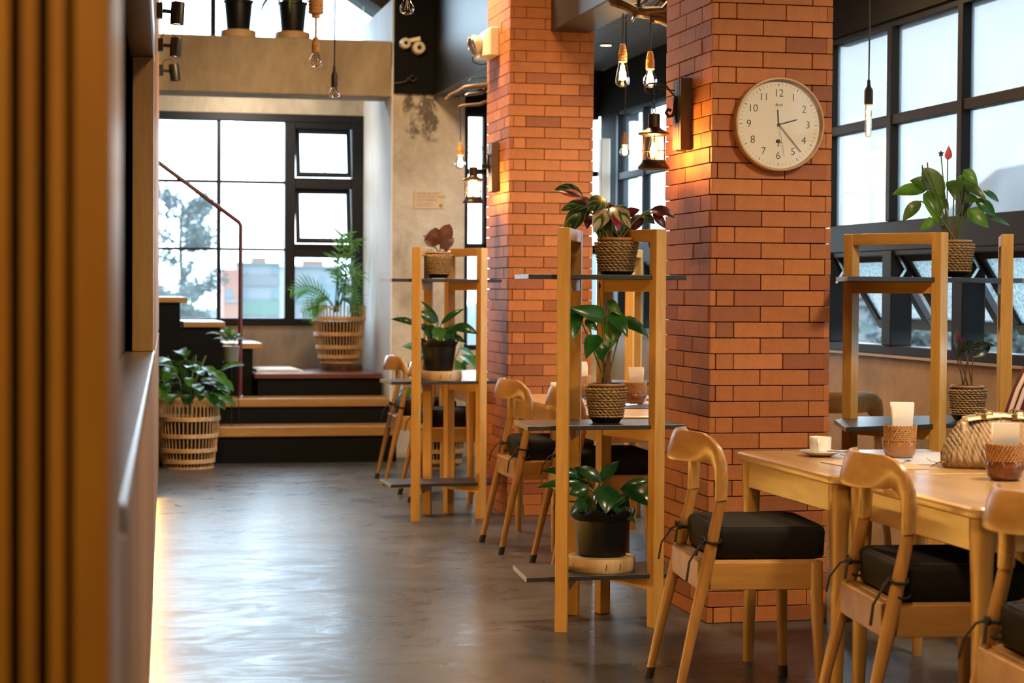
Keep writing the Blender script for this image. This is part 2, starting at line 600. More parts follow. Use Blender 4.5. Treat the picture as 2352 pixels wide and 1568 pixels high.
M = {
    'floor': floor_mat(),
    'brick': brick_mat(),
    'mortar': plain('dark_mortar', (.05, .025, .015), .9),
    'conc': concrete('raw_concrete', [(.3, (.38, .32, .24)), (.5, (.62, .55, .44)), (.7, (.76, .70, .58))], 2.6, stain=(.80, 1.08)),
    'beamc': concrete('beam_concrete', [(.3, (.27, .21, .15)), (.55, (.42, .345, .25)), (.75, (.52, .44, .33))], 2.6, streak=(1, 1, .5)),
    'lowc': concrete('stained_concrete', [(.25, (.13, .1, .08)), (.5, (.30, .24, .19)), (.8, (.42, .35, .28))], 3, streak=(1, 1, .3)),
    'wallbrown': concrete('brown_cement_wall', [(.25, (.24, .16, .085)), (.5, (.36, .245, .14)), (.8, (.46, .32, .19))], 3.5, rough=.6),
    'black': plain('black_paint', (.005, .005, .0055), .75, spec=.15),
    'blackgloss': plain('black_gloss_paint', (.016, .017, .019), .42, spec=.55, noise=.2, nscale=3),
    'frame': plain('black_window_frame', (.008, .008, .010), .5, spec=.18),
    'roof': plain('dark_roof', (.03, .022, .018), .7),
    'plank': plain('grey_ceiling_plank', (.12, .135, .14), .5, noise=.2, nscale=6),
    'plaster': concrete('grey_plaster', [(.25, (.70, .72, .73)), (.6, (.82, .84, .85)), (.8, (.88, .9, .91))], 1.5, streak=(1, 1, .4)),
    'slat': wood('varnished_slat', (.42, .165, .005), (.60, .26, .010), 'z', .65, 4, .0),
    'slatside': wood('grey_wood_slat', (.27, .14, .06), (.46, .27, .14), 'z', .5, 8, .1, var=.45),
    'jamb': wood('knotty_jamb', (.44, .22, .06), (.66, .38, .13), 'z', .4, 7, .3),
    'sill': wood('glossy_sill', (.10, .07, .05), (.18, .13, .095), 'y', .32, 6, .2),
    'pine': wood('pine_post', (.50, .26, .05), (.70, .40, .11), 'z', .42, 7, .12, var=.1),
    'chairwood': wood('chair_hardwood', (.26, .115, .025), (.48, .255, .075), 'z', .36, 8, .2, var=.12),
    'chairback': wood('chair_back_wood', (.29, .14, .038), (.50, .285, .10), 'y', .34, 7, .25, var=.1),
    'table': wood('table_wood', (.36, .205, .08), (.56, .36, .165), 'y', .3, 6, .5),
    'tableleg': wood('table_leg_wood', (.32, .165, .04), (.50, .28, .085), 'z', .36, 7, .2),
    'tread': wood('stair_tread_wood', (.30, .15, .045), (.50, .28, .09), 'x', .4, 7, .15),
    'redwood': wood('dark_red_board', (.10, .025, .018), (.17, .05, .035), 'x', .35, 6, .3),
    'plankold': wood('weathered_plank', (.05, .03, .018), (.17, .10, .055), 'z', .5, 10, .1),
    'slice': wood('log_slice', (.42, .26, .12), (.62, .44, .25), 'z', .6, 6, 0),
    'branch': wood('driftwood', (.03, .016, .008), (.14, .078, .038), 'z', .35, 12, .3),
    'board': plain('black_shelf_board', (.028, .028, .03), .34, spec=.55, noise=.2, nscale=40),
    'boardend': plain('scuffed_board_end', (.30, .31, .33), .4, noise=.4, nscale=60),
    'fabric': plain('black_cushion_cloth', (.006, .005, .0045), .85, spec=.25, noise=.3, nscale=120),
    'tie': plain('black_cloth_tie', (.008, .008, .008), .8),
    'rubber': plain('black_rubber', (.008, .008, .008), .6),
    'plastic': plain('black_plastic_pot', (.004, .004, .0045), .42, spec=.3),
    'weave': plain('seagrass_weave', (.37, .24, .11), .65, noise=.45, nscale=90),
    'weaverim': plain('tan_pot_rim', (.40, .20, .09), .5, noise=.15),
    'bamboo': plain('bamboo_strip', (.52, .31, .13), .5, noise=.3, nscale=40),
    'rattan': plain('rattan_strip', (.42, .21, .075), .45, noise=.35, nscale=100),
    'bowlwood': wood('turned_bowl_wood', (.22, .075, .018), (.42, .17, .05), 'x', .25, 10, .5),
    'soil': plain('potting_soil', (.03, .018, .01), .95, noise=.4, nscale=90),
    'white': plain('white_glaze', (.82, .80, .76), .15, coat=.3),
    'paper': plain('white_paper', (.90, .92, .95), .8),
    'placemat': plain('brown_paper_mat', (.55, .40, .24), .8),
    'bluemat': plain('pale_mat', (.60, .62, .68), .5),
    'darkmat': plain('black_place_mat', (.02, .02, .022), .5),
    'steel': plain('brushed_steel', (.6, .6, .6), .25, 1),
    'iron': plain('black_iron', (.015, .014, .013), .4, .3),
    'ironbrown': plain('bronze_lantern_metal', (.05, .032, .018), .35, .6),
    'gold': plain('gold_buckle', (.8, .55, .2), .25, 1),
    'cream': plain('cream_leather', (.68, .58, .44), .4),
    'offwhite': plain('ivory_plastic', (.72, .64, .50), .4),
    'clockwood': wood('clock_rim_wood', (.40, .22, .10), (.56, .34, .17), 'x', .4, 6, .1),
    'dial': plain('cream_dial', (.86, .81, .70), .5),
    'ink': plain('black_ink', (.012, .012, .014), .5),
    'inkgrey': plain('grey_ink', (.35, .32, .28), .5),
    'signboard': plain('beige_sign_board', (.66, .50, .33), .6),
    'signink': plain('brown_sign_ink', (.36, .22, .12), .6),
    'rope': plain('jute_rope', (.42, .24, .10), .85, noise=.4, nscale=80),
    'redpaint': plain('dark_red_paint', (.10, .010, .010), .35),
    'steeltube': plain('galvanised_pot', (.55, .55, .53), .3, .8),
    'glass': glass('clear_pane', (.95, .97, .98), .02),
    'tinted': glass('tinted_pane', (.425, .41, .40), .10),
    'wet': glass('rain_wet_pane', (.38, .42, .41), .12, rain=True),
    'bulbglass': glass('bulb_glass', (.93, .91, .88), 0, .12),
    'amber': glass('amber_bulb_glass', (1, .86, .58), 0, .12),
    'lanternglass': glass('lantern_glass', (1, .93, .78), 0, .1),
    'clockglass': glass('clock_glass', (.99, .99, .99), 0, .1),
    'filament': emit('lit_filament', (1, .62, .22), 420),
    'filamentdim': emit('lit_tube_filament', (1, .58, .2), 110),
    'spotlit': emit('lit_spot_lens', (1, .72, .35), 7),
    'led': emit('warm_led_strip', (1, .50, .085), 85),
    'wine': plain('maroon_jersey', (.085, .004, .010), .8, noise=.25, nscale=14),
    'stripe': plain('white_sleeve_stripe', (.62, .48, .42), .8),
    'skin': plain('skin', (.42, .22, .14), .5),
    'hair': plain('black_hair', (.01, .008, .007), .5),
    'jeans': plain('dark_trousers', (.02, .02, .03), .8),
    # leaves
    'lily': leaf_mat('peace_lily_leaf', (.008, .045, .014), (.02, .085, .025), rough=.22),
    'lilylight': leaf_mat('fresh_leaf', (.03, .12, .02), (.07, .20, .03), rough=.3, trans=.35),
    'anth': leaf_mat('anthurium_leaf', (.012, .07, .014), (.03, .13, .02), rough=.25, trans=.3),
    'anthlight': leaf_mat('bright_anthurium_leaf', (.05, .16, .015), (.12, .26, .03), rough=.3, trans=.5),  # brighter green, more translucent anthurium leaf
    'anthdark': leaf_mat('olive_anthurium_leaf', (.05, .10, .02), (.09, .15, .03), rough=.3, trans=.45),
    'stroG': leaf_mat('stromanthe_leaf', (.010, .035, .010), (.022, .065, .016), back=(.16, .015, .035), stripe=((.34, .33, .13), 17, .75), rough=.3),
    'stroC': leaf_mat('cream_stromanthe_leaf', (.30, .22, .12), (.46, .35, .22), back=(.35, .05, .08), stripe=((.03, .09, .02), 13, .1), rough=.35),
    'stroP': leaf_mat('pink_leaf_underside', (.50, .05, .10), (.70, .14, .18), rough=.35),
    'stroM': leaf_mat('maroon_leaf_underside', (.035, .008, .012), (.10, .02, .025), rough=.35),
    'cal': leaf_mat('brown_calathea_leaf', (.09, .035, .03), (.16, .07, .05), back=(.12, .03, .035), rough=.4),
    'calstripe': leaf_mat('striped_calathea_leaf', (.006, .012, .006), (.015, .03, .012), stripe=((.20, .25, .20), 30, .7), rough=.25),
    'stem': plain('green_stem', (.09, .13, .03), .5),
    'stembrown': plain('brown_stem', (.10, .05, .025), .7, noise=.4, nscale=60),
    'spathe': leaf_mat('red_spathe', (.45, .05, .06), (.60, .12, .10), rough=.3, trans=.4),
    'purple': plain('dark_purple_bloom', (.05, .02, .05), .5),
    'palm': leaf_mat('palm_leaflet', (.05, .16, .03), (.11, .27, .06), rough=.4, trans=.45),
    'bushleaf': leaf_mat('broad_green_leaf', (.03, .11, .012), (.08, .21, .03), rough=.3, trans=.3),
    # outside
    'treefar': plain('far_tree_foliage', (0.022, 0.032, 0.027), .9, noise=.3, nscale=3),
    'bark': plain('far_tree_bark', (0.022, 0.019, 0.018), .9),
    'orangebld': plain('orange_facade', (.12, .047, .026), .9),
    'greenbld': plain('green_facade', (.032, .062, .048), .9),
    'greybld': plain('grey_facade', (0.053, 0.056, 0.060), .9),
    'whitebld': plain('white_facade', (0.071, 0.079, 0.083), .9),
    'bluebld': plain('blue_roof', (0.038, 0.064, 0.075), .8),
    'hill': plain('distant_hill', (0.041, 0.053, 0.056), 1, noise=.2, nscale=.05),
    'ground': plain('outside_ground', (0.041, 0.050, 0.046), 1, noise=.2, nscale=.1),
}

# ---------------------------------------------------------------- the setting


def solid(name, lo, hi, mat, parent=None, bevel=0):
    c = [(a + b) / 2 for a, b in zip(lo, hi)]
    o = MB().box([a - b for a, b in zip(lo, c)], [a - b for a, b in zip(hi, c)]).build(name, M[mat], parent, [a - b for a, b in zip(c, parent.location)] if parent else c, bevel, angle=30)
    if not parent:
        o['kind'] = 'structure'
    return o


RX = 3.8      # inner face of the side wall with the long windows
BY = 15.9     # plane of the far window
solid('floor', (-4.6, -2.2, -.15), (RX + .2, 16.2, 0), 'floor')
# side wall under the long windows and behind the frames
wr = solid('wall_right', (RX, -2.2, 0), (RX + .16, 14.4, .95), 'wallbrown')
solid('header', (RX - .02, -2.2, 2.567), (RX + .16, 14.4, 2.9), 'black', wr)
solid('pier', (RX, -2.2, .95), (RX + .16, 3.3, 2.567), 'wallbrown', wr)
solid('pier', (RX, 10.5, .95), (RX + .16, 11.6, 2.567), 'black', wr)
solid('pier', (RX, 13.9, .95), (RX + .16, 14.4, 2.567), 'black', wr)
solid('trim_1', (RX - .015, 3.3, .938), (RX + .02, 13.9, .95), 'inkgrey')
# wall behind the viewer
solid('wall_rear', (-4.6, -2.2, 0), (RX + .2, -2.0, 6), 'plaster')
solid('wall_left', (-4.6, -2.2, 0), (-4.5, 16.2, 3.6), 'plaster')
# far wall: dado, concrete lintel, left part
wf = solid('wall_far', (-4.6, BY, 0), (2.2, BY + .2, .955), 'lowc')
solid('lintel', (.2, BY, 2.655), (2.2, BY + .2, 3.09), 'beamc', wf)
solid('pier', (-4.6, BY, .955), (.2, BY + .2, 5.6), 'plaster', wf)
# return wall with the stained concrete end facing the tables
wq = solid('wall_return', (2.212, 14.4, 0), (2.755, 16.1, 2.705), 'conc')
solid('plaster_face', (2.200, 14.402, .0), (2.212, 15.9, 2.9), 'plaster', wq)
wu = solid('wall_return_upper', (2.205, 14.4, 2.705), (2.5, 16.1, 3.4), 'plaster')
wu.name = 'wall_upper'
solid('wall_bulkhead', (2.215, 14.36, 2.70), (RX, 14.42, 3.6), 'black')
ws = solid('wall_end', (2.755, 14.42, 0), (RX, 14.6, .8), 'conc')
solid('header', (2.755, 14.42, 2.58), (RX, 14.6, 2.7), 'black', ws)
# concrete beam across the aisle and the glossy black beam along the columns
solid('trim_2', (-4.5, 14.4, 2.675), (2.2, 14.78, 3.085), 'beamc', bevel=.008)
solid('trim_3', (2.505, -2.0, 2.68), (2.73, 14.36, 3.7), 'blackgloss', bevel=.006)
# low boarded ceiling over the tables, each board a piece
ce = solid('ceiling', (2.73, -2.0, 2.93), (RX + .2, 14.6, 2.98), 'black')
pm = MB().box((-.535, -.053, -.008), (.535, .053, .008)).mesh('plank', M['plank'], bevel=.003)
k = 0
y = 5.0
while y < 14.35:
    link('plank', pm, ce, (3.265 - 3.365, y - 6.3, 2.92 - 2.955))
    y += .118
# gabled roof over the high part
rs = math.tan(math.radians(33))
ridge = -1.0
for nm, xa, xb in (('roof_slope', 2.52, ridge), ('roof_slope', -4.6, ridge)):
    za = 3.36
    zb = 3.36 + abs(xa - ridge) * rs if nm else 0
    if xa < 0:
        za = 5.647 - abs(xa - ridge) * rs
        zb = 5.647
    mb = MB()
    vv = [(xa, -2.2, za), (xb, -2.2, zb), (xb, 16.2, zb), (xa, 16.2, za)]
    mb.add(vv + [(a, b, c + .08) for a, b, c in vv], [(0, 1, 2, 3), (7, 6, 5, 4), (0, 4, 5, 1), (1, 5, 6, 2), (2, 6, 7, 3), (3, 7, 4, 0)])
    o = mb.build('ceiling_slope', M['roof'], angle=20)
    o['kind'] = 'structure'
for i, yy in enumerate((3.0, 6.0, 9.0, 12.0, 15.0)):   # rafters under the slope
    o = MB().bar((2.48, yy, 3.31), (ridge, yy, 5.56), .08, .14).build('trim_%d' % (i + 4), M['roof'])
    o['kind'] = 'structure'

# ---- window_1: far window in the X direction


def pane(parent, lo, hi, mat, name='pane'):
    c = [(a + b) / 2 for a, b in zip(lo, hi)]
    return MB().box([a - b for a, b in zip(lo, c)], [a - b for a, b in zip(hi, c)]).build(name, M[mat], parent, c, smooth=False)


def fr(parent, lo, hi, name='frame_bar'):
    c = [(a + b) / 2 for a, b in zip(lo, hi)]
    return MB().box([a - b for a, b in zip(lo, c)], [a - b for a, b in zip(hi, c)]).build(name, M['frame'], parent, c, bevel=.004)


w1 = struct('window_1', (0, BY, 0))
for lo, hi in (((.2, -.02, .955), (2.2, .10, 1.012)), ((.2, -.02, 2.598), (2.2, .10, 2.66)), ((.2, -.02, 1.012), (.30, .10, 2.598)),
               ((2.105, -.02, 1.012), (2.2, .10, 2.598)), ((1.018, -.01, 1.012), (1.05, .08, 2.598)), ((1.562, -.02, 1.012), (1.645, .10, 2.598)),
               ((.30, .0, 2.098), (1.018, .07, 2.12)), ((1.05, .0, 2.098), (1.562, .07, 2.12)), ((.30, .0, 1.557), (1.018, .07, 1.577)), ((1.05, .0, 1.557), (1.562, .07, 1.577)),
               ((1.645, -.01, 2.065), (2.105, .09, 2.15)), ((1.645, -.01, 1.505), (2.105, .09, 1.615)), ((1.645, -.01, 2.55), (2.105, .09, 2.598))):
    fr(w1, lo, hi)
for xa, xb in ((.30, 1.018), (1.05, 1.562)):
    for za, zb in ((1.012, 1.557), (1.577, 2.098), (2.12, 2.598)):
        pane(w1, (xa, .03, za), (xb, .036, zb), 'glass')
pane(w1, (1.645, .03, 1.012), (2.105, .036, 1.505), 'glass')


def sash(parent, w, h, loc, rot, mat, t=.035, arms=True):
    """top-hung sash; origin on its top edge, width along local x, hangs down -z"""
    s = MB()
    s.box((-w / 2, 0, -t), (w / 2, .035, 0)).box((-w / 2, 0, -h), (w / 2, .035, -h + t))
    s.box((-w / 2, 0, -h + t), (-w / 2 + t, .035, -t)).box((w / 2 - t, 0, -h + t), (w / 2, .035, -t))
    o = s.build('sash', M['frame'], parent, loc, bevel=.003, rot=rot)
    MB().box((-w / 2 + t, .014, -h + t), (w / 2 - t, .02, -t)).build('pane', M[mat], o, smooth=False)
    MB().box((-.05, -.012, -h + .006), (.05, 0, -h + .02)).bar((0, -.01, -h + .012), (0, -.03, -h + .09), .01, .008).build('latch', M['iron'], o)
    return o


for zt in (2.55, 2.065):
    sash(w1, .45, .40 if zt > 2.3 else .45, (1.875, .05, zt), (math.radians(-14), 0, math.radians(0)), 'glass')

# ---- window_2: clerestory above the concrete beam
w2 = struct('window_2', (0, BY, 0))
fr(w2, (-.6, 0, 3.09), (2.2, .08, 3.12))
for x in (-.3, .985):
    fr(w2, (x - .02, 0, 3.12), (x + .02, .06, 3.36 + (2.52 - x) * rs))
zz = lambda x: 3.36 + (2.52 - x) * rs
for xa, xb in ((-1.0, -.32), (-.28, .965), (1.005, 2.2)):
    m = MB()
    pts = [(xa, 3.12), (xb, 3.12), (xb, zz(xb)), (xa, zz(xa))]
    m.add([(x, .03, z) for x, z in pts] + [(x, .036, z) for x, z in pts], [(0, 1, 2, 3), (7, 6, 5, 4), (0, 4, 5, 1), (1, 5, 6, 2), (2, 6, 7, 3), (3, 7, 4, 0)])
    m.build('pane', M['glass'], w2, smooth=False)

# ---- window_3: narrow strip in the end wall
w3 = struct('window_3', (0, 14.44, 0))
for lo, hi in (((2.755, 0, .8), (2.79, .08, 2.58)), ((2.79, 0, 2.55), (RX, .08, 2.58)), ((2.79, 0, .8), (RX, .08, .84)), ((2.79, 0, 2.12), (RX, .08, 2.16)), ((2.79, 0, 1.53), (RX, .08, 1.60)),
               ((2.905, 0, .84), (2.935, .08, 2.55)), ((3.40, 0, .84), (3.44, .08, 2.55))):
    fr(w3, lo, hi)
for xa, xb in ((2.79, 2.905), (2.935, 3.40), (3.44, RX)):
    for za, zb in ((.84, 1.53), (1.60, 2.12), (2.16, 2.55)):
        pane(w3, (xa, .03, za), (xb, .036, zb), 'glass')

# ---- window_4 / window_5: long side windows, fixed lights over top-hung sashes
MY = [8.906 + .79 * i for i in range(-7, 3)]


def side_window(name, ys, upper, lower, low_open):
    w = struct(name, (RX, 0, 0))
    a, b = ys[0], ys[-1]
    fr(w, (0, a, 2.535), (.10, b, 2.567))
    fr(w, (0, a, 1.455), (.11, b, 1.597))
    fr(w, (0, a, .95), (.11, b, .995))
    for i, y in enumerate(ys):
        fr(w, (-.012, y - .026, 1.597), (.046, y + .026, 2.535))
        fr(w, (-.012, y - .055, .995), (.10, y + .055, 1.455))
    for ya, yb in zip(ys[:-1], ys[1:]):
        fr(w, (-.005, ya + .026, 2.062), (.046, yb - .026, 2.112))
        pane(w, (.03, ya + .026, 1.597), (.036, yb - .026, 2.062), upper)
        pane(w, (.03, ya + .026, 2.112), (.036, yb - .026, 2.535), upper)
        fr(w, (0, ya + .055, 1.43), (.06, yb - .055, 1.455))
        ym = (ya + yb) / 2
        # local x of the sash runs along -Y, its local y points out of the room
        ang = math.radians(32)
        s = sash(w, yb - ya - .13, .455, (.02, ym, 1.45), (ang, 0, -PI / 2), lower, .058)
        for e in (-1, 1):
            ye = ym + e * (.5 * (yb - ya) - .075)
            MB().bar((.012, ye, 1.435), (.055, ye, 1.365), .008, .012).bar((.055, ye, 1.365), (.012, ye, 1.30), .008, .012).build('stay_arm', M['steel'], w)
    return w


side_window('window_4', MY[:-1], 'tinted', 'wet', 27)
side_window('window_5', [11.62, 12.40, 13.20, 13.88], 'glass', 'wet', 27)
# pale corner post by the end window
solid('trim_9', (3.62, 13.7, .95), (3.69, 13.78, 2.35), 'offwhite', bevel=.006)

# ---- brick columns, every brick of the two faces in view a piece
CACHE = {}


def brick_mesh(l, w, h):
    key = (round(l, 3), round(w, 3), round(h, 3))
    if key not in CACHE:
        CACHE[key] = MB().box((-l / 2, -w / 2, -h / 2), (l / 2, w / 2, h / 2)).mesh('brick', M['brick'], bevel=.002)
    return CACHE[key]


def column(x0, y0, w, d, ztop, znum, shift):
    c = struct('brick_column', (x0, y0, 0))
    c['label'] = None
    del c['label']
    MB().box((.016, .016, 0), (w - .016, d - .016, ztop)).build('core', M['mortar'], c)
    rest = MB()
    H, G, T = .0598, .0032, .0235
    n = int(ztop / H)
    rnd = random.Random(shift)

    def put(xa, xb, ya, yb, z, single):
        l, ww, h = xb - xa - G, yb - ya - G, H - G
        if ww < .03:
            cy = (ya + yb) / 2 + rnd.uniform(-.0022, .0012)
            cx = (xa + xb) / 2
        else:
            cx = (xa + xb) / 2 + (rnd.uniform(-.0022, .0012) if ww > l else 0)
            cy = (ya + yb) / 2
        if ww < .03:
            ww = T
        if l < .022:
            l = T
        if single:
            o = link('brick', brick_mesh(l, ww, h), c, (cx, cy, z), (0, rnd.uniform(-.004, .004), 0))
        else:
            rest.box((cx - l / 2, cy - ww / 2, z - h / 2), (cx + l / 2, cy + ww / 2, z + h / 2))
    for k in range(n):
        z = (k + .5) * H
        near = z < znum
        if k % 2:       # front tiles run to both corners
            cuts = [0, .416 * w, .826 * w, w]
            for a, b in zip(cuts[:-1], cuts[1:]):
                put(a, b, 0, T, z, near)
            ls = [T, T + .196, T + .395, d]
            for a, b in zip(ls[:-1], ls[1:]):
                put(0, T, a, b, z, near)
            put(w - T, w, T, d, z, False)
        else:           # side tiles run to the corner and show their ends
            cuts = [T, .195 * w, .605 * w, w - T]
            for a, b in zip(cuts[:-1], cuts[1:]):
                put(a, b, 0, T, z, near)
            ls = [0, .13, .33, d]
            for a, b in zip(ls[:-1], ls[1:]):
                put(0, T, a, b, z, near)
            put(w - T, w, 0, .2, z, near)
            put(w - T, w, .2, d, z, False)
        put(T, w - T, d - T, d, z, False)
    o = rest.build('brick_courses', M['brick'], c)
    o['kind'] = 'stuff'
    return c


column(2.286, 7.03, .478, .60, 3.0, 2.40, 3)
column(2.273, 10.583, .48, .62, 3.0, 2.46, 8)
o = MB().box((2.29, 7.034, 0), (2.76, 7.60, .012)).box((2.277, 10.587, 0), (2.748, 11.2, .012)).build('trim_10', M['black'])
o['kind'] = 'structure'

# ---- kiosk on the left: slatted front, side wall with a serving hatch
KA = -math.atan(.039)
ki = struct('wall_kiosk', (-.048, 0, 0), KA)   # local x = 0 is the wall face, local y runs away from the viewer
# body panels
MB().box((-.10, 2.12, .10), (-.02, 13.0, .98)).build('lower_panel', M['black'], ki)
MB().box((-.10, 7.32, .98), (-.02, 13.0, 3.4)).build('panel', M['black'], ki)
MB().box((-.10, 2.12, 2.2), (-.02, 7.32, 3.4)).build('panel', M['black'], ki)
MB().box((-2.2, 7.4, 0), (-.1, 7.5, 3.4)).build('inner_wall', M['black'], ki)
MB().box((-2.2, 1.82, .02), (-2.1, 7.4, 3.4)).build('inner_wall', M['black'], ki)
MB().box((-2.2, 1.82, 2.4), (-.1, 7.4, 2.45)).build('inner_ceiling', M['black'], ki)
MB().box((-2.2, 1.79, .02), (-.024, 1.82, 3.4)).build('front_backing', M['black'], ki)
# thin side slats
sl = MB().box((-.010, -.014, 0), (.010, .014, .86)).mesh('slat', M['slatside'], bevel=.003)
sl2 = MB().box((-.010, -.014, 0), (.010, .014, 1.2)).mesh('slat', M['slatside'], bevel=.003)
sl3 = MB().box((-.010, -.014, 0), (.010, .014, 2.42)).mesh('slat', M['slatside'], bevel=.003)
y = 2.16
i = 0
while y < 7.30:
    link('slat', sl, ki, (-.010 - .004 * (i % 2), y, .10))
    i += 1
    if y > 4.5:
        link('slat', sl2, ki, (-.010, y, 2.25))
    y += .041
y = 7.42
while y < 12.98:
    link('slat', sl3, ki, (-.010 - (.0 if i % 2 else .003), y, .985))
    if y < 12.98:
        link('slat', sl, ki, (-.010, y, .10))
    y += .041
    i += 1
MB().box((-.10, 2.13, .985), (.006, 7.38, 1.02)).build('hatch_sill', M['sill'], ki, bevel=.006)
MB().box((-.075, 7.21, 1.02), (.002, 7.30, 2.083)).build('jamb', M['jamb'], ki, bevel=.004)
MB().box((-.085, 2.13, 2.083), (.004, 7.38, 2.20)).build('hatch_header', M['sill'], ki, bevel=.006)
MB().box((-.085, 2.32, .10), (.002, 7.38, .125)).build('plinth_rail', M['slatside'], ki)
# front slats facing the viewer
MB().box((-.031, 1.72, .02), (.0, 1.755, 3.4)).build('corner_slat', M['slat'], ki, bevel=.003)
MB().box((-.022, 1.755, .02), (.001, 2.12, 3.4)).build('corner_board', M['slatside'], ki, bevel=.003)
fs = MB().box((-.0069, -.014, 0), (.0069, .014, 3.38)).mesh('slat', M['slat'], bevel=.002)
for k in range(14):
    link('slat', fs, ki, (-.0445 - .0233 * k, 1.738, .02))
# warm light strip in the plinth recess
MB().box((-.030, 2.4, .05), (-.012, 11.85, .066)).build('led_strip', M['led'], ki)
MB().box((-.10, 2.3, 0), (-.06, 13.0, .10)).build('plinth', M['black'], ki)
MB().box((-.06, 11.87, 0), (-.004, 13.0, .10)).build('plinth', M['black'], ki)

# ---------------------------------------------------------------- steps, platform, staircase, rail
st = thing('wooden_steps', 'two wide wooden steps with black risers in front of the far window', 'steps', (1.3, 14.2, 0))
MB().box((-.9, -.12, 0), (.9, .2, .19)).build('riser', M['black'], st)
MB().box((-.92, -.14, .19), (.895, .24, .262)).build('tread', M['tread'], st, bevel=.006)
MB().box((-.9, .185, .262), (.9, .5, .385)).build('riser', M['black'], st)
MB().box((-.92, .165, .385), (.895, .53, .448)).build('tread', M['tread'], st, bevel=.006)
pb = thing('platform_bench', 'dark red wooden platform with black front above the two wide steps', 'platform', (1.7, 15.3, 0))
MB().box((-.45, -.57, .448), (.47, .58, .578)).build('front_panel', M['black'], pb)
MB().box((-.478, -.60, .578), (.485, .58, .616)).build('platform_top', M['redwood'], pb, bevel=.005)
us = thing('upper_staircase', 'black boxed staircase with wooden treads climbing left past the far window', 'staircase', (.4, 15.2, 0))
for xa, xb, zt in ((.60, .89, .84), (.303, .611, 1.0), (-.05, .335, 1.183), (-.4, .0, 1.36)):
    MB().box((xa, -.40, zt - .042), (xb, .62, zt)).build('tread', M['tread'], us, bevel=.005)
for xa, xb, zt in ((.58, .82, .798), (.28, .58, .958), (-.06, .28, 1.141), (-.8, -.06, 1.318)):
    MB().box((xa, -.37, .0 if xa < .2 else .45), (xb, .6, zt)).build('stringer_box', M['black'], us)
hr = MB().tube([(-.9, -.70, 2.81), (.0, -.70, 2.24), (.69, -.70, 1.735), (.702, -.70, 1.71), (.70, -.715, .50), (.698, -.72, .452)], .017, 10)
hr.build('handrail', M['redpaint'], us)
MB().lathe([(.03, 0), (.03, .012), (.02, .02)], 14).build('rail_foot', M['steel'], us, (.698, -.72, .448))

# ---------------------------------------------------------------- leaves and plants


def leaf(name, parent, base, tip, width, mat, kind='lance', face=None, arch=.12, fold=.25, n=8, curl=0):
    base = V(base)
    tip = V(tip)
    ax = tip - base
    L = ax.length
    a = ax.normalized()
    f = V(face) if face else V((0, -1, .5))
    f = f - a * f.dot(a)
    if f.length < 1e-4:
        f = a.orthogonal()
    f.normalize()
    sd = a.cross(f)
    vv, ff, uv = [], [], []
    for i in range(n + 1):
        t = i / n
        if kind == 'lance':
            w = math.sin(PI * t ** .85) ** .85 if 0 < t < 1 else 0
        elif kind == 'oval':
            w = max(0, math.sin(PI * t)) ** .6
        elif kind == 'heart':
            w = (t / .16) ** .5 if t < .16 else max(0, 1 - ((t - .16) / .84) ** 1.7)
        else:
            w = max(0, math.sin(PI * min(1, t * .9 + .1))) * (1 if t < .3 else 1 - (t - .3) * .9)
        w = max(w, .012) * width / 2
        c = base + ax * t + f * (arch * L * 4 * t * (1 - t) - curl * L * t * t)
        back = -.14 * L * max(0, 1 - t / .28) if kind == 'heart' else 0
        for q in (-1, -.5, 0, .5, 1):
            vv.append(c + sd * (q * w) + f * (fold * abs(q) ** 1.5 * w) + a * (back * abs(q)))
            uv.append((.5 + q * .5, t))
    for i in range(n):
        for j in range(4):
            k = i * 5 + j
            ff.append((k, k + 1, k + 6, k + 5))
    me = bpy.data.meshes.new(name)
    me.from_pydata([tuple(p) for p in vv], [], ff)
    ul = me.uv_layers.new(name='UVMap')
    for lp in me.loops:
        ul.data[lp.index].uv = uv[lp.vertex_index]
    me.polygons.foreach_set('use_smooth', [True] * len(me.polygons))
    me.materials.append(M[mat])
    return link(name, me, parent)


M['potgap'] = plain('shaded_gap_pot', (.10, .06, .028), .8)  # pot coloured dark to stand in for shade between the woven strands
CAMROT = -math.atan(.217)    # plants are laid out facing the aisle


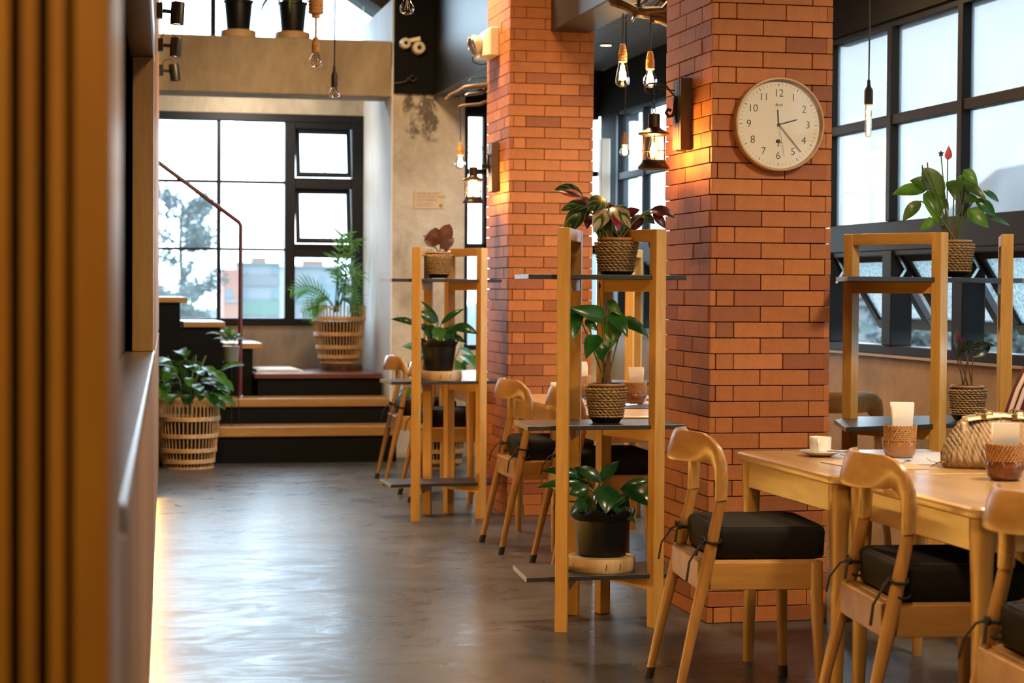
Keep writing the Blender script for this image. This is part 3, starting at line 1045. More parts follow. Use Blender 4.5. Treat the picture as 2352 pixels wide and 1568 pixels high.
def woven_pot(p, r1, r0, h, saucer=True, ztop=0):
    """seagrass covered pot, rim centre at local z = ztop"""
    z0 = ztop - h
    MB().lathe([(r0, 0), (r0, .004), (r1 - .006, h - .01), (r1 - .006, h), (r1 - .012, h), (r1 - .016, h - .03), (.001, h - .03)], 24).build('pot', M['potgap'], p, (0, 0, z0))
    MB().torus((0, 0, ztop - .004), r1 - .006, .006, 28, 6).build('rim', M['weaverim'], p)
    MB().lathe([(.001, 0), (r1 - .016, 0), (r1 - .016, .004), (.001, .008)], 16).build('soil', M['soil'], p, (0, 0, ztop - .026))
    m = MB()
    rows, cols = 11, 23
    for i in range(rows):
        t = (i + .5) / rows
        z = z0 + .012 + t * (h - .026)
        r = r0 + (r1 - r0) * t + .002
        for j in range(cols):
            a = 2 * PI * (j + .5 * (i % 2)) / cols
            da = 2 * PI / cols * .86
            dz = h / rows * .66
            pts = []
            for q in range(5):
                s = q / 4 - .5
                rr = r + .007 * (1 - 4 * s * s)
                pts.append(V((math.cos(a + da * s * 1.5) * rr, math.sin(a + da * s * 1.5) * rr, z - s * dz * (.9 if i % 3 else -.2))))
            w = h / rows * .40
            vv = []
            for q, pp in enumerate(pts):
                ww = w * (1 - abs(q - 2) * .28)
                rad = V((pp.x, pp.y, 0)).normalized()
                vv += [pp + V((0, 0, ww)), pp + rad * .0045, pp - V((0, 0, ww))]
            ff = []
            for q in range(4):
                b = q * 3
                ff += [(b, b + 1, b + 4, b + 3), (b + 1, b + 2, b + 5, b + 4)]
            m.add(vv, [f[::-1] for f in ff])
    o = m.build('weave', M['weave'], p)
    o['kind'] = 'stuff'
    if saucer:
        MB().lathe([(r0 * .92, 0), (r0 * 1.12, .016), (r0 * 1.16, .02), (r0 * 1.08, .02), (r0 * .9, .006), (.001, .006)], 24).build('saucer', M['plastic'], p, (0, 0, z0 - .007))


def black_pot(p, r1, r0, h):
    prof = [(.001, -h), (r0, -h), (r0 * 1.05, -h + .012), (r1 * .93, -.03)]
    m = MB().lathe(prof, 40, mod=lambda a, z: 1 + (.012 * math.cos(2 * PI * 20 * a) if z > -h + .01 and z < -.02 else 0))
    m.build('pot', M['plastic'], p)
    # ruffled rim that curls outward
    rings = []
    n = 48
    for rr, zz_, amp in ((.93, -.03, 0), (1.0, -.022, .003), (1.07, -.008, .008), (1.10, .004, .011), (1.06, .006, .010), (.96, -.006, .004), (.90, -.03, 0)):
        rings.append([(math.cos(2 * PI * k / n) * r1 * rr, math.sin(2 * PI * k / n) * r1 * rr, zz_ + amp * math.cos(2 * PI * 7 * k / n)) for k in range(n)])
    MB().loft(rings, caps=False).build('rim', M['plastic'], p)
    MB().lathe([(.001, -.028), (r1 * .9, -.028), (r1 * .9, -.026), (.001, -.018)], 16).build('soil', M['soil'], p)


def plant(p, u, rc, leaves, root_r=.02, stem='stem', seed=1, stem_r=.0028, wk=1.12):
    """leaves: (base x, base y, tip x, tip y, width, material, kind[, opts]) measured about the pot rim centre rc, u metres per unit"""
    R = random.Random(seed)
    for L in leaves:
        bx, by, tx, ty, w, mat, kind = L[:7]
        w *= wk
        op = L[7] if len(L) > 7 else {}
        yb = op.get('yb', R.uniform(-.02, .02))
        yt = op.get('yt', yb + R.uniform(-.045, .02))
        b = V(((bx - rc[0]) * u, yb, (rc[1] - by) * u))
        t = V(((tx - rc[0]) * u, yt, (rc[1] - ty) * u))
        face = op.get('face', (R.uniform(-.25, .25), -1, R.uniform(.2, .7)))
        leaf('leaf', p, b, t, w * u, mat, kind, face, op.get('arch', .10), op.get('fold', .22), curl=op.get('curl', 0))
        if not op.get('nostem'):
            r0 = V((R.uniform(-root_r, root_r), R.uniform(-root_r, root_r), -.02))
            mid = (r0 * .45 + b * .55) + V((0, 0, .25 * abs(b.x) + .01))
            pts = [r0 * (1 - s) ** 2 + mid * 2 * s * (1 - s) + b * s * s for s in (0, .2, .4, .6, .8, 1)]
            MB().tube(pts, [stem_r * 1.3, stem_r * 1.2, stem_r, stem_r, stem_r, stem_r], 5).build('stem', M[stem], p)


# shelf 1 (nearest), top: variegated plant
k1 = 7.50 / 4500
p = thing('potted_plant', 'variegated pink and green plant in a woven pot atop the nearest shelf stand', 'plant', (1.958, 7.17, 1.45), CAMROT, 'plants in woven pots')
woven_pot(p, .075, .056, .140)
plant(p, k1 / 2.8, (602, 412), [
    (390, 150, 205, 103, 62, 'stroG', 'oval', {'face': (0, -.75, .7), 'arch': .16}), (385, 152, 240, 122, 40, 'stroP', 'oval', {'yb': .012, 'yt': .012, 'nostem': 1}), (440, 180, 330, 178, 32, 'stroM', 'lance'),
    (440, 185, 262, 405, 80, 'stroG', 'lance', {'arch': .2}), (430, 200, 245, 242, 58, 'stroG', 'lance'), (533, 170, 410, 245, 78, 'stroG', 'oval', {'yt': -.09}),
    (530, 225, 448, 385, 80, 'stroC', 'lance', {'arch': .15, 'yt': -.09}), (490, 300, 495, 425, 55, 'stroG', 'lance', {'yt': -.06}), (500, 215, 588, 202, 30, 'stroM', 'lance'),
    (572, 212, 682, 355, 72, 'stroC', 'lance', {'arch': .16, 'yt': -.09}), (570, 230, 612, 365, 48, 'stroP', 'lance', {'yt': -.06}), (650, 268, 748, 233, 44, 'stroM', 'lance'),
    (770, 262, 688, 372, 58, 'stroM', 'lance', {'arch': .15}), (812, 232, 968, 286, 48, 'stroM', 'lance', {'arch': .2}), (820, 245, 905, 270, 22, 'stroP', 'lance', {'nostem': 1, 'yb': -.03}), (765, 263, 842, 325, 40, 'stroG', 'lance'),
    (830, 250, 908, 352, 42, 'stroM', 'lance'), (822, 415, 830, 492, 26, 'stroM', 'lance'), (420, 235, 328, 340, 52, 'stroP', 'lance', {'yb': .03}), (435, 270, 412, 358, 40, 'stroM', 'lance'),
    (640, 240, 560, 330, 50, 'stroC', 'lance', {'yb': .04}), (520, 250, 560, 380, 60, 'stroG', 'lance', {'yb': .03}), (700, 300, 640, 395, 40, 'stroG', 'lance')], .03, 'stem', 2, .0028, 1.5)
# shelf 1, middle: anthurium
k2 = 7.33 / 4500
p = thing('potted_plant', 'heart-leaved anthurium in a woven pot mid-height on the nearest shelf stand', 'plant', (1.912, 7.13, .902), CAMROT, 'plants in woven pots')
woven_pot(p, .072, .054, .140)
plant(p, k2 / 2.8, (597, 1348), [
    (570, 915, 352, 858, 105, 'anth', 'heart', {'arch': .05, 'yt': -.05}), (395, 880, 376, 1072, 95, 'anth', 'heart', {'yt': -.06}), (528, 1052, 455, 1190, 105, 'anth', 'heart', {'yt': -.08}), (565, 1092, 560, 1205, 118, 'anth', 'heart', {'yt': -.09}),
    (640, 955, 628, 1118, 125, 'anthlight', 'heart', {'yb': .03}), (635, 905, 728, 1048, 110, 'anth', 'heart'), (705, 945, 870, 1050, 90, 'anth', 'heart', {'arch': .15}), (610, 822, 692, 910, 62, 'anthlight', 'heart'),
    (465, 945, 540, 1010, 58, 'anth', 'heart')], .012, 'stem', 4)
for a, b in (((545, 735), 0), ((590, 870), 1)):
    x, z = (a[0] - 597) * k2 / 2.8, (1348 - a[1]) * k2 / 2.8
    MB().tube([(-.01, 0, -.02), (-.015, 0, z * .5), (x, -.01, z)], .0018, 5).build('stem', M['stem'], p)
    MB().tube([(x, -.01, z), (x + .002, -.012, z + .012), (x, -.012, z + .024)], [.0035, .004, .002], 6).build('flower_spike', M['purple'], p)
m = MB()
R = random.Random(5)
for i in range(7):
    a = R.uniform(0, 6.28)
    m.tube([(math.cos(a) * .012, math.sin(a) * .012, -.02), (math.cos(a + .5) * .010, math.sin(a + .5) * .010, .04), (math.cos(a + 1) * .016, math.sin(a + 1) * .014, .085 + R.uniform(0, .04))], [.007, .006, .003], 6)
m.build('trunk', M['stembrown'], p)
# shelf 1, bottom: peace lily in black plastic
sp = 7.36 / 4500 / 2.97
p = thing('potted_plant', 'peace lily in a ruffled black pot low on the nearest shelf stand', 'plant', (1.905, 7.145, .418), CAMROT, 'peace lilies in black pots')
black_pot(p, .113, .088, .164)
plant(p, sp, (865, 395), [
    (848, 195, 978, 52, 85, 'lily', 'lance', {'arch': .05, 'face': (-.6, -1, .2)}), (860, 195, 668, 98, 95, 'lily', 'lance', {'face': (.4, -1, .6)}), (760, 172, 435, 118, 62, 'lily', 'lance', {'arch': .15}), (775, 205, 410, 235, 62, 'lily', 'lance', {'arch': .15}),
    (878, 212, 880, 390, 150, 'lily', 'lance', {'yt': -.10, 'arch': .12}), (985, 238, 1268, 372, 118, 'lily', 'lance', {'arch': .16}), (1000, 232, 1208, 186, 55, 'lily', 'lance', {'arch': .12, 'yb': .03}), (1052, 278, 905, 368, 62, 'lily', 'lance', {'yb': -.02}),
    (785, 300, 648, 395, 100, 'lily', 'lance', {'yt': -.09}), (970, 368, 1084, 456, 50, 'lily', 'lance', {'yt': -.09}), (570, 345, 520, 378, 34, 'lily', 'lance'), (745, 388, 862, 408, 42, 'lily', 'lance', {'yt': -.10}), (770, 232, 632, 275, 88, 'lily', 'lance'),
    (880, 300, 820, 400, 60, 'lily', 'lance', {'yt': -.08}), (930, 330, 960, 400, 50, 'lily', 'lance', {'yt': -.07}), (800, 330, 700, 370, 50, 'lily', 'lance', {'yb': .04}), (650, 235, 560, 160, 60, 'lily', 'lance', {'yb': .05}), (940, 300, 1060, 370, 70, 'lily', 'lance', {'yb': .04})], .04, 'stem', 6, .0035)
# far shelf, top: brown round-leaved plant
k4 = 10.67 / 4500
p = thing('potted_plant', 'small brown round-leaved plant in a woven pot atop the far shelf stand', 'plant', (1.878, 10.57, 1.456), CAMROT, 'plants in woven pots')
woven_pot(p, .069, .053, .134)
plant(p, k4 / 2.12, (408, 208), [(392, 180, 395, 88, 70, 'cal', 'oval', {'arch': 0}), (385, 185, 352, 120, 50, 'cal', 'oval', {'arch': 0}), (422, 172, 462, 70, 66, 'cal', 'oval', {'arch': 0}), (415, 190, 484, 138, 52, 'cal', 'oval'), (358, 142, 330, 130, 14, 'cal', 'lance'), (440, 205, 462, 190, 40, 'stroM', 'oval')], .02, 'stem', 3)
# far shelf, middle: second peace lily
sf = 10.6 / 4500 / 2.12
p = thing('potted_plant', 'peace lily in a black pot mid-height on the far shelf stand', 'plant', (1.886, 10.58, .970), CAMROT, 'peace lilies in black pots')
black_pot(p, .100, .074, .160)
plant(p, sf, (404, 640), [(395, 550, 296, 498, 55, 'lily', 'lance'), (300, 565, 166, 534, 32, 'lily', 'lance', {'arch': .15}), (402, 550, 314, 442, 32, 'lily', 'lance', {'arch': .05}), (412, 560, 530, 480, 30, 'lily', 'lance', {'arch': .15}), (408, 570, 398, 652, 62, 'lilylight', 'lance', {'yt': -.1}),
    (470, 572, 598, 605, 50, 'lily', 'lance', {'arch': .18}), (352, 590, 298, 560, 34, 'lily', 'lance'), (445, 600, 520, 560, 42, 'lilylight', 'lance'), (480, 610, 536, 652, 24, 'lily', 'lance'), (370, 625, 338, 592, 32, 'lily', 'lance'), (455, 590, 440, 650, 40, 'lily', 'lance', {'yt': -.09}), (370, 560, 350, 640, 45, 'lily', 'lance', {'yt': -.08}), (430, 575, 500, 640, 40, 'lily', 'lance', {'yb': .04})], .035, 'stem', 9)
# right shelf, top: anthurium with red bloom
k5 = 7.55 / 4500
p = thing('potted_plant', 'large anthurium with one red bloom on the shelf stand by the windows', 'plant', (3.325, 7.16, 1.458), CAMROT, 'plants in woven pots')
woven_pot(p, .074, .058, .137)
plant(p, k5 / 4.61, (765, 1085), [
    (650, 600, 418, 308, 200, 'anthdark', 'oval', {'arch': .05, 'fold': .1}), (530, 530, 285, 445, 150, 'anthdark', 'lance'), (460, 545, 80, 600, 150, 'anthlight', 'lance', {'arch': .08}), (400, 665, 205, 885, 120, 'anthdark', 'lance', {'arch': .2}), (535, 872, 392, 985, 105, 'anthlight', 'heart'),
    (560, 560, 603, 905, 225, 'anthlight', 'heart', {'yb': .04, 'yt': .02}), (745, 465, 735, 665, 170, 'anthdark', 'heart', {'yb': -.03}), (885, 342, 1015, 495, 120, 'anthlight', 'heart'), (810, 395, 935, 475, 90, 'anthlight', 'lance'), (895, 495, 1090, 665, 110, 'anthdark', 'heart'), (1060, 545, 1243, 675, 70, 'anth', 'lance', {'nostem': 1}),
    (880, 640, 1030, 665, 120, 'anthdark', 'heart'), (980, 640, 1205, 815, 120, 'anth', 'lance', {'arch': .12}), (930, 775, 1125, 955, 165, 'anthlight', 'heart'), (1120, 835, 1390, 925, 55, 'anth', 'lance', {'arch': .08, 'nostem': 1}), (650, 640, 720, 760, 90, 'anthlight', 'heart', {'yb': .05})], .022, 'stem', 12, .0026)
uu = k5 / 4.61
for x, y, kk in ((680, 200, 0), (605, 160, 1), (410, 330, 2), (465, 300, 2)):
    X, Z = (x - 765) * uu, (1085 - y) * uu
    MB().tube([(-.015, 0, -.02), (-.02 + X * .3, -.01, Z * .5), (X, -.02, Z)], .0022, 6).build('flower_stem', M['stem'], p)
    if kk == 0:
        leaf('flower', p, (X, -.02, Z - .002), (X + .003, -.022, Z + 130 * uu), 82 * uu, 'spathe', 'heart', (0, -1, .1), .03, .5)
    elif kk == 1:
        for a in range(5):
            leaf('petal', p, (X, -.02, Z), (X + math.cos(a * 1.25 + .4) * .013, -.024, Z + math.sin(a * 1.25 + .4) * .013), .008, 'purple', 'lance')
    else:
        MB().tube([(X, -.02, Z), (X - .001, -.02, Z + .018)], [.0028, .0022], 6).build('flower_spike', M['purple'], p)
m = MB()
for i in range(9):
    a = R.uniform(0, 6.28)
    m.tube([(math.cos(a) * .022 - .015, math.sin(a) * .02, -.02), (math.cos(a) * .02 - .018, math.sin(a) * .018, .03), (math.cos(a + .6) * .026 - .018, math.sin(a) * .02, .062 + R.uniform(-.01, .02))], [.005, .005, .002], 6)
m.build('trunk', M['stembrown'], p)
# right shelf, middle: dark striped calathea
p = thing('potted_plant', 'dark striped calathea in a woven pot behind the handbag by the windows', 'plant', (3.345, 7.06, .893), CAMROT, 'plants in woven pots')
woven_pot(p, .066, .052, .128)
plant(p, 7.45 / 4500 / 4.127, (1370, 1675), [(1285, 1400, 1255, 1132, 88, 'stroM', 'oval', {'arch': .05}), (1335, 1345, 1378, 1232, 115, 'calstripe', 'oval', {'arch': 0}), (1380, 1335, 1622, 1292, 125, 'calstripe', 'lance', {'arch': .1, 'face': (0, -.5, 1)}), (1400, 1395, 1575, 1300, 80, 'calstripe', 'oval', {'yb': -.03}), (1100, 1360, 1062, 1335, 30, 'calstripe', 'oval', {'nostem': 1}), (1260, 1420, 1225, 1250, 75, 'calstripe', 'oval')], .02, 'stembrown', 5, .0026)

# ---------------------------------------------------------------- shelf stands


def stand(label, posts, board, tops, loc):
    """posts: near-left, far-left, near-right, far-right in plan; two portal frames joined by black boards"""
    t = thing('shelf_stand', label, 'shelf', (loc[0], loc[1], 0), 0, 'wooden shelf stands with black boards')
    W = .045
    for a, b in ((posts[0], posts[1]), (posts[2], posts[3])):
        a = V((a[0] - loc[0], a[1] - loc[1], 0))
        b = V((b[0] - loc[0], b[1] - loc[1], 0))
        d = (b - a).normalized()
        ang = math.atan2(d.y, d.x)
        for q in (a, b):
            MB().box((-W / 2, -W / 2, 0), (W / 2, W / 2, 1.48)).build('post', M['pine'], t, q, .002, rot=(0, 0, ang))
        L = (b - a).length
        mid = (a + b) / 2
        MB().box((-L / 2 + W / 2, -W / 2 + .001, -W / 2), (L / 2 - W / 2, W / 2 - .001, W / 2)).build('top_rail', M['pineh'], t, mid + V((0, 0, 1.48 - W / 2)), .002, rot=(0, 0, ang))
        for z in tops:
            MB().box((-L / 2 + W / 2, -W / 2 + .003, -W / 2), (L / 2 - W / 2, W / 2 - .003, W / 2)).build('shelf_rail', M['pineh'], t, mid + V((0, 0, z - .017 - W / 2)), .002, rot=(0, 0, ang))
    for z in tops:
        o = MB().prism([(x - loc[0], y - loc[1]) for x, y in board], z - .017, z).build('shelf_board', M['board'], t, bevel=.0015)
        (xa, ya), (xb, yb) = board[-1], board[0]
        e = MB().bar((xa - loc[0] - .0006, ya - loc[1], z - .0085), (xb - loc[0] - .0006, yb - loc[1], z - .0085), .0016, .0165)
        e.build('board_edge', M['boardend'], o)
    return t


M['pineh'] = wood('pine_rail', (.48, .245, .045), (.66, .37, .10), 'x', .42, 7, .12, var=.1)
stand('nearest wooden shelf stand, in front of the brick column with the clock', [(1.702, 6.957), (1.84, 7.326), (2.068, 6.987), (1.958, 7.337)],
      [(1.572, 6.965), (2.18, 6.99), (2.20, 7.31), (1.595, 7.30)], (1.31, .755, .20), (1.89, 7.14))
stand('far wooden shelf stand, beside the farther brick column', [(1.734, 10.42), (1.852, 10.734), (2.108, 10.50), (1.981, 10.779)],
      [(1.60, 10.43), (2.22, 10.50), (2.235, 10.78), (1.585, 10.73)], (1.31, .755, .20), (1.92, 10.6))
stand('wooden shelf stand by the side windows, between the clock column and the person', [(3.15, 6.90), (2.945, 7.27), (3.475, 7.00), (3.62, 7.32)],
      [(2.73, 6.78), (3.15, 6.90), (3.55, 7.02), (3.74, 7.2), (3.68, 7.42), (3.0, 7.36), (2.85, 7.19)], (1.31, .755, .20), (3.28, 7.1))
stand('wooden shelf stand near the windows, half seen between the two brick columns', [(2.875, 10.245), (3.01, 10.56), (3.30, 10.28), (3.16, 10.6)],
      [(2.76, 10.26), (3.42, 10.28), (3.42, 10.58), (2.78, 10.56)], (1.31, .755, .20), (3.08, 10.4))

for lb, x, y, z, r in (('thick round log slice under the peace lily on the nearest shelf stand', 1.895, 7.135, .20, .132), ('thick round log slice under the peace lily on the far shelf stand', 1.886, 10.585, .755, .129)):
    t = thing('log_slice', lb, 'wood slice', (x, y, z), 0, 'log slices under pots')
    n = 30
    R = random.Random(int(y))
    rr = [r * (1 + .02 * math.sin(3 * i / n * 6.28) + R.uniform(-.008, .008)) for i in range(n)]
    m = MB()
    m.loft([[(math.cos(6.283 * i / n) * rr[i] * q, math.sin(6.283 * i / n) * rr[i] * q, zz_) for i in range(n)] for q, zz_ in ((.97, 0), (1, .008), (1.0, .046), (.975, .052))])
    m.build('disc', M['slice'], t)
    m = MB()
    for i in range(9):
        j = (i * 7 + 3) % n
        a = 6.283 * j / n
        m.bar((math.cos(a) * rr[j] * 1.0, math.sin(a) * rr[j], .012), (math.cos(a + .03) * rr[j] * .998, math.sin(a + .03) * rr[j] * .998, .036), .003, .003)
    m.build('bark', M['branch'], t)

# ---------------------------------------------------------------- chairs


def supring(c, a, b, n=12, p=2.8):
    out = []
    for k in range(n):
        t = 2 * PI * (k + .5) / n
        ca, sa = math.cos(t), math.sin(t)
        out.append(V(c) + V(a) * (abs(ca) ** (2 / p) * (1 if ca > 0 else -1)) + V(b) * (abs(sa) ** (2 / p) * (1 if sa > 0 else -1)))
    return out


def make_chair(label, ties=0):
    t = thing('dining_chair', label, 'chair', (0, 0, 0), 0, 'curved-back wooden dining chairs')
    # backrest: band that bows to the rear and turns down into the posts
    half = [((-.131, .203, .62), (0, .0195, .002), (.0185, 0, .003)), ((-.129, .202, .68), (0, .0215, .003), (.019, 0, .003)), ((-.131, .198, .722), (0, .030, .012), (.018, 0, .002)),
            ((-.142, .187, .754), (0, .032, .029), (.0165, .002, 0)), ((-.158, .166, .771), (-.002, .023, .039), (.015, .005, 0)), ((-.180, .137, .776), (.006, .008, .0455), (.012, .007, 0)),
            ((-.212, .090, .777), (.010, .001, .0465), (.0115, .005, 0)), ((-.232, .042, .777), (.012, 0, .0465), (.0115, .002, 0))]
    rings = [supring(*h) for h in half]
    rings.append(supring((-.238, 0, .777), (.012, 0, .0465), (.0115, 0, 0)))
    for (c, a, b) in reversed(half):
        rings.append(supring((c[0], -c[1], c[2]), (a[0], -a[1], a[2]), (b[0], -b[1], b[2])))
    MB().loft(rings).build('backrest', M['chairback'], t, angle=50)
    for s in (1, -1):
        r = [supring((-.262, s * .229, .028), (0, .0125, 0), (.0125, 0, 0)), supring((-.225, s * .222, .20), (0, .016, 0), (.0155, 0, 0)), supring((-.180, s * .212, .39), (0, .019, 0), (.020, 0, 0)),
             supring((-.152, s * .206, .52), (0, .0175, 0), (.0175, 0, 0)), supring((-.131, s * .203, .621), (0, .0165, .002), (.0165, 0, .003))]
        o = MB().loft(r).build('leg', M['chairwood'], t, angle=50)
        MB().loft([supring((-.268, s * .2305, 0), (0, .0150, 0), (.0150, 0, 0)), supring((-.260, s * .2287, .036), (0, .0148, 0), (.0148, 0, 0))]).build('rubber_foot', M['rubber'], o)
        r = [supring((.176, s * .226, .028), (0, .013, 0), (.013, 0, 0)), supring((.170, s * .220, .20), (0, .0165, 0), (.0165, 0, 0)), supring((.163, s * .212, .36), (0, .020, 0), (.0205, 0, 0)), supring((.162, s * .211, .436), (0, .0205, 0), (.0205, 0, 0))]
        o = MB().loft(r).build('leg', M['chairwood'], t, angle=50)
        MB().loft([supring((.177, s * .2265, 0), (0, .0155, 0), (.0155, 0, 0)), supring((.1755, s * .2258, .036), (0, .0153, 0), (.0153, 0, 0))]).build('rubber_foot', M['rubber'], o)
        MB().box((-.165, s * .211 - .012, .352), (.150, s * .211 + .012, .436)).build('side_rail', M['chairrail'], t, bevel=.003)
    MB().box((-.200, -.196, .350), (-.172, .196, .437)).build('rear_rail', M['chairrail'], t, bevel=.003)
    MB().box((.150, -.196, .352), (.174, .196, .434)).build('front_rail', M['chairrail'], t, bevel=.003)
    MB().box((-.172, -.205, .420), (.170, .205, .440)).build('seat', M['chairrail'], t, bevel=.003)
    # boxed cushion
    m = MB()
    pr = []
    for z, g in ((.441, -.008), (.449, 0), (.522, .003), (.533, .0), (.538, -.010), (.540, -.05)):
        x0, x1, yy = -.150 - g, .198 + g, .198 + g
        ring = []
        rr = .03
        for cx_, cy_, a0 in ((x1 - rr, yy - rr, 0), (x0 + rr, yy - rr, 90), (x0 + rr, -yy + rr, 180), (x1 - rr, -yy + rr, 270)):
            for q in range(4):
                a = math.radians(a0 + q * 30)
                ring.append((cx_ + math.cos(a) * rr, cy_ + math.sin(a) * rr, z))
        pr.append(ring)
    cu = m.loft(pr).build('cushion', M['fabric'], t, angle=60)
    loop = pr[4]
    MB().tube([V(q) * 1 for q in loop], .0035, 5, True).build('piping', M['tie'], cu)
    for s in (1, -1):
        R = random.Random(11 + ties * 2 + s)
        zc = .50
        cx_, cy_ = -.155, s * .206
        lp = [(cx_ + math.cos(a) * .0235, cy_ + math.sin(a) * .0235, zc + .006 * math.sin(a)) for a in [i * 2 * PI / 14 for i in range(14)]]
        k = MB().tube(lp, .0052, 5, True, .6)
        k.tube([(-.13, s * .185, .515), (-.145, s * .19, .508), (cx_ + .012, cy_ - s * .018, zc)], .005, 5)
        lp2 = [(p[0] + .006, p[1], p[2] - .034 - .004 * ties) for p in lp]
        if ties:
            k.tube(lp2, .0048, 5, True, .6)
        kx, ky = cx_ - .022, cy_ - s * .012
        k.ball((kx, ky, zc - .004), .011, 8, 5)
        ln = R.uniform(.05, .10)
        k.tube([(kx, ky, zc), (kx - .02, ky + s * .02, zc - .012), (kx - .03 - ln * .3, ky + s * .03, zc - .03 - ln * .4), (kx - .035 - ln * .35, ky + s * .035, zc - .04 - ln)], [.005, .006, .006, .007], 5, False, .5)
        k.tube([(kx, ky, zc), (kx - .012, ky - s * .02, zc - .016), (kx - .02, ky - s * .034, zc - .05)], [.005, .006, .007], 5, False, .5)
        if not ties:
            for q in (1, -1):
                k.tube([(kx + math.cos(a) * .001 - .008, ky + q * (.013 + .013 * math.cos(a)), zc + .002 + .009 * math.sin(a)) for a in [i * 2 * PI / 9 for i in range(9)]], .0035, 5, True)
        k.build('tie', M['tie'], t)
    return t


M['chairrail'] = wood('chair_rail_wood', (.27, .13, .03), (.48, .26, .08), 'x', .36, 7, .2, var=.1)
ch0 = make_chair('wooden dining chair with black cushion, in front of the clock column', 0)
ch0.location = (2.02, 5.817, 0)
ch0.rotation_euler = (0, 0, -.10)
ch1 = make_chair('wooden dining chair with black cushion pushed under the table beside the handbag', 1)
ch1.location = (2.25, 4.955, 0)
ch1.rotation_euler = (0, 0, -.11)
G = 'curved-back wooden dining chairs'
for src, x, y, r, lb in (
        (ch1, 2.185, 3.95, -.10, 'wooden dining chair cut by the lower right corner, nearest the viewer'),
        (ch1, 2.185, 9.285, .0, 'wooden dining chair with long black ties, seen just left of the nearest shelf stand'),
        (ch1, 2.262, 8.52, -.04, 'wooden dining chair mostly hidden behind the nearest shelf stand'),
        (ch0, 2.135, 12.60, -.03, 'farthest wooden dining chair, left of the far shelf stand by the steps'),
        (ch0, 2.13, 11.58, -.03, 'wooden dining chair seen through the legs of the far shelf stand'),
        (ch1, 2.90, 9.00, PI + .05, 'wooden dining chair on the window side of the middle table, cushion between shelf posts'),
        (ch0, 3.185, 8.16, PI / 2 - .1, 'wooden dining chair with its rounded back showing behind the window shelf stand'),
        (ch1, 3.30, 6.17, math.radians(105), 'wooden dining chair the person in maroon sits on'),
        (ch1, 2.97, 4.95, PI - .04, 'wooden dining chair tucked under the far side of the nearest table'),
        (ch0, 2.86, 12.2, PI, 'wooden dining chair on the window side of the farthest table')):
    dup(src, (x, y, 0), r, lb, G)

# ---------------------------------------------------------------- tables


def make_table(label, loc, sx, sy):
    t = thing('dining_table', label, 'table', loc, 0, 'wooden dining tables')
    hx, hy = sx / 2, sy / 2
    m = MB()
    rings = []
    for z, g in ((.680, -.010), (.684, -.002), (.694, 0), (.704, -.001), (.710, -.008)):
        ring = []
        rr = .03
        for cx_, cy_, a0 in ((hx - rr, hy - rr, 0), (-hx + rr, hy - rr, 90), (-hx + rr, -hy + rr, 180), (hx - rr, -hy + rr, 270)):
            for q in range(4):
                a = math.radians(a0 + q * 30)
                ring.append((cx_ + math.cos(a) * (rr + g), cy_ + math.sin(a) * (rr + g), z))
        rings.append(ring)
    m.loft(rings).build('tabletop', M['table'], t, angle=30)
    for s in (1, -1):
        MB().box((s * (hx - .040) - .012, -hy + .07, .592), (s * (hx - .040) + .012, hy - .07, .680)).build('apron', M['table'], t, bevel=.003)
        MB().box((-hx + .07, s * (hy - .040) - .012, .592), (hx - .07, s * (hy - .040) + .012, .680)).build('apron', M['table'], t, bevel=.003)
        for q in (1, -1):
            x, y = s * (hx - .047), q * (hy - .047)
            MB().loft([supring((x + s * .004, y + q * .004, 0), (0, .0165, 0), (.0165, 0, 0), 12, 3.2), supring((x, y, .40), (0, .0225, 0), (.0225, 0, 0), 12, 3.2), supring((x, y, .60), (0, .029, 0), (.029, 0, 0), 12, 3.2), supring((x, y, .680), (0, .031, 0), (.031, 0, 0), 12, 3.2)]).build('leg', M['tableleg'], t, angle=50)
    return t


tb = make_table('wooden dining table with the cup and saucer, nearer the clock column', (2.50, 5.895, 0), .70, .885)
for x, y, lb in ((2.53, 5.0, 'wooden dining table nearest the viewer, with its front corner at the right edge'), (2.50, 9.51, 'middle wooden dining table seen left of the nearest shelf stand'),
                 (2.50, 8.61, 'middle wooden dining table right behind the nearest shelf stand, with dark mats'), (2.50, 12.55, 'farthest wooden dining table, by the farthest chair'), (2.50, 11.65, 'wooden dining table directly behind the far shelf stand')):
    dup(tb, (x, y, 0), 0, lb, 'wooden dining tables')

# ---------------------------------------------------------------- table ware
TZ = .7105


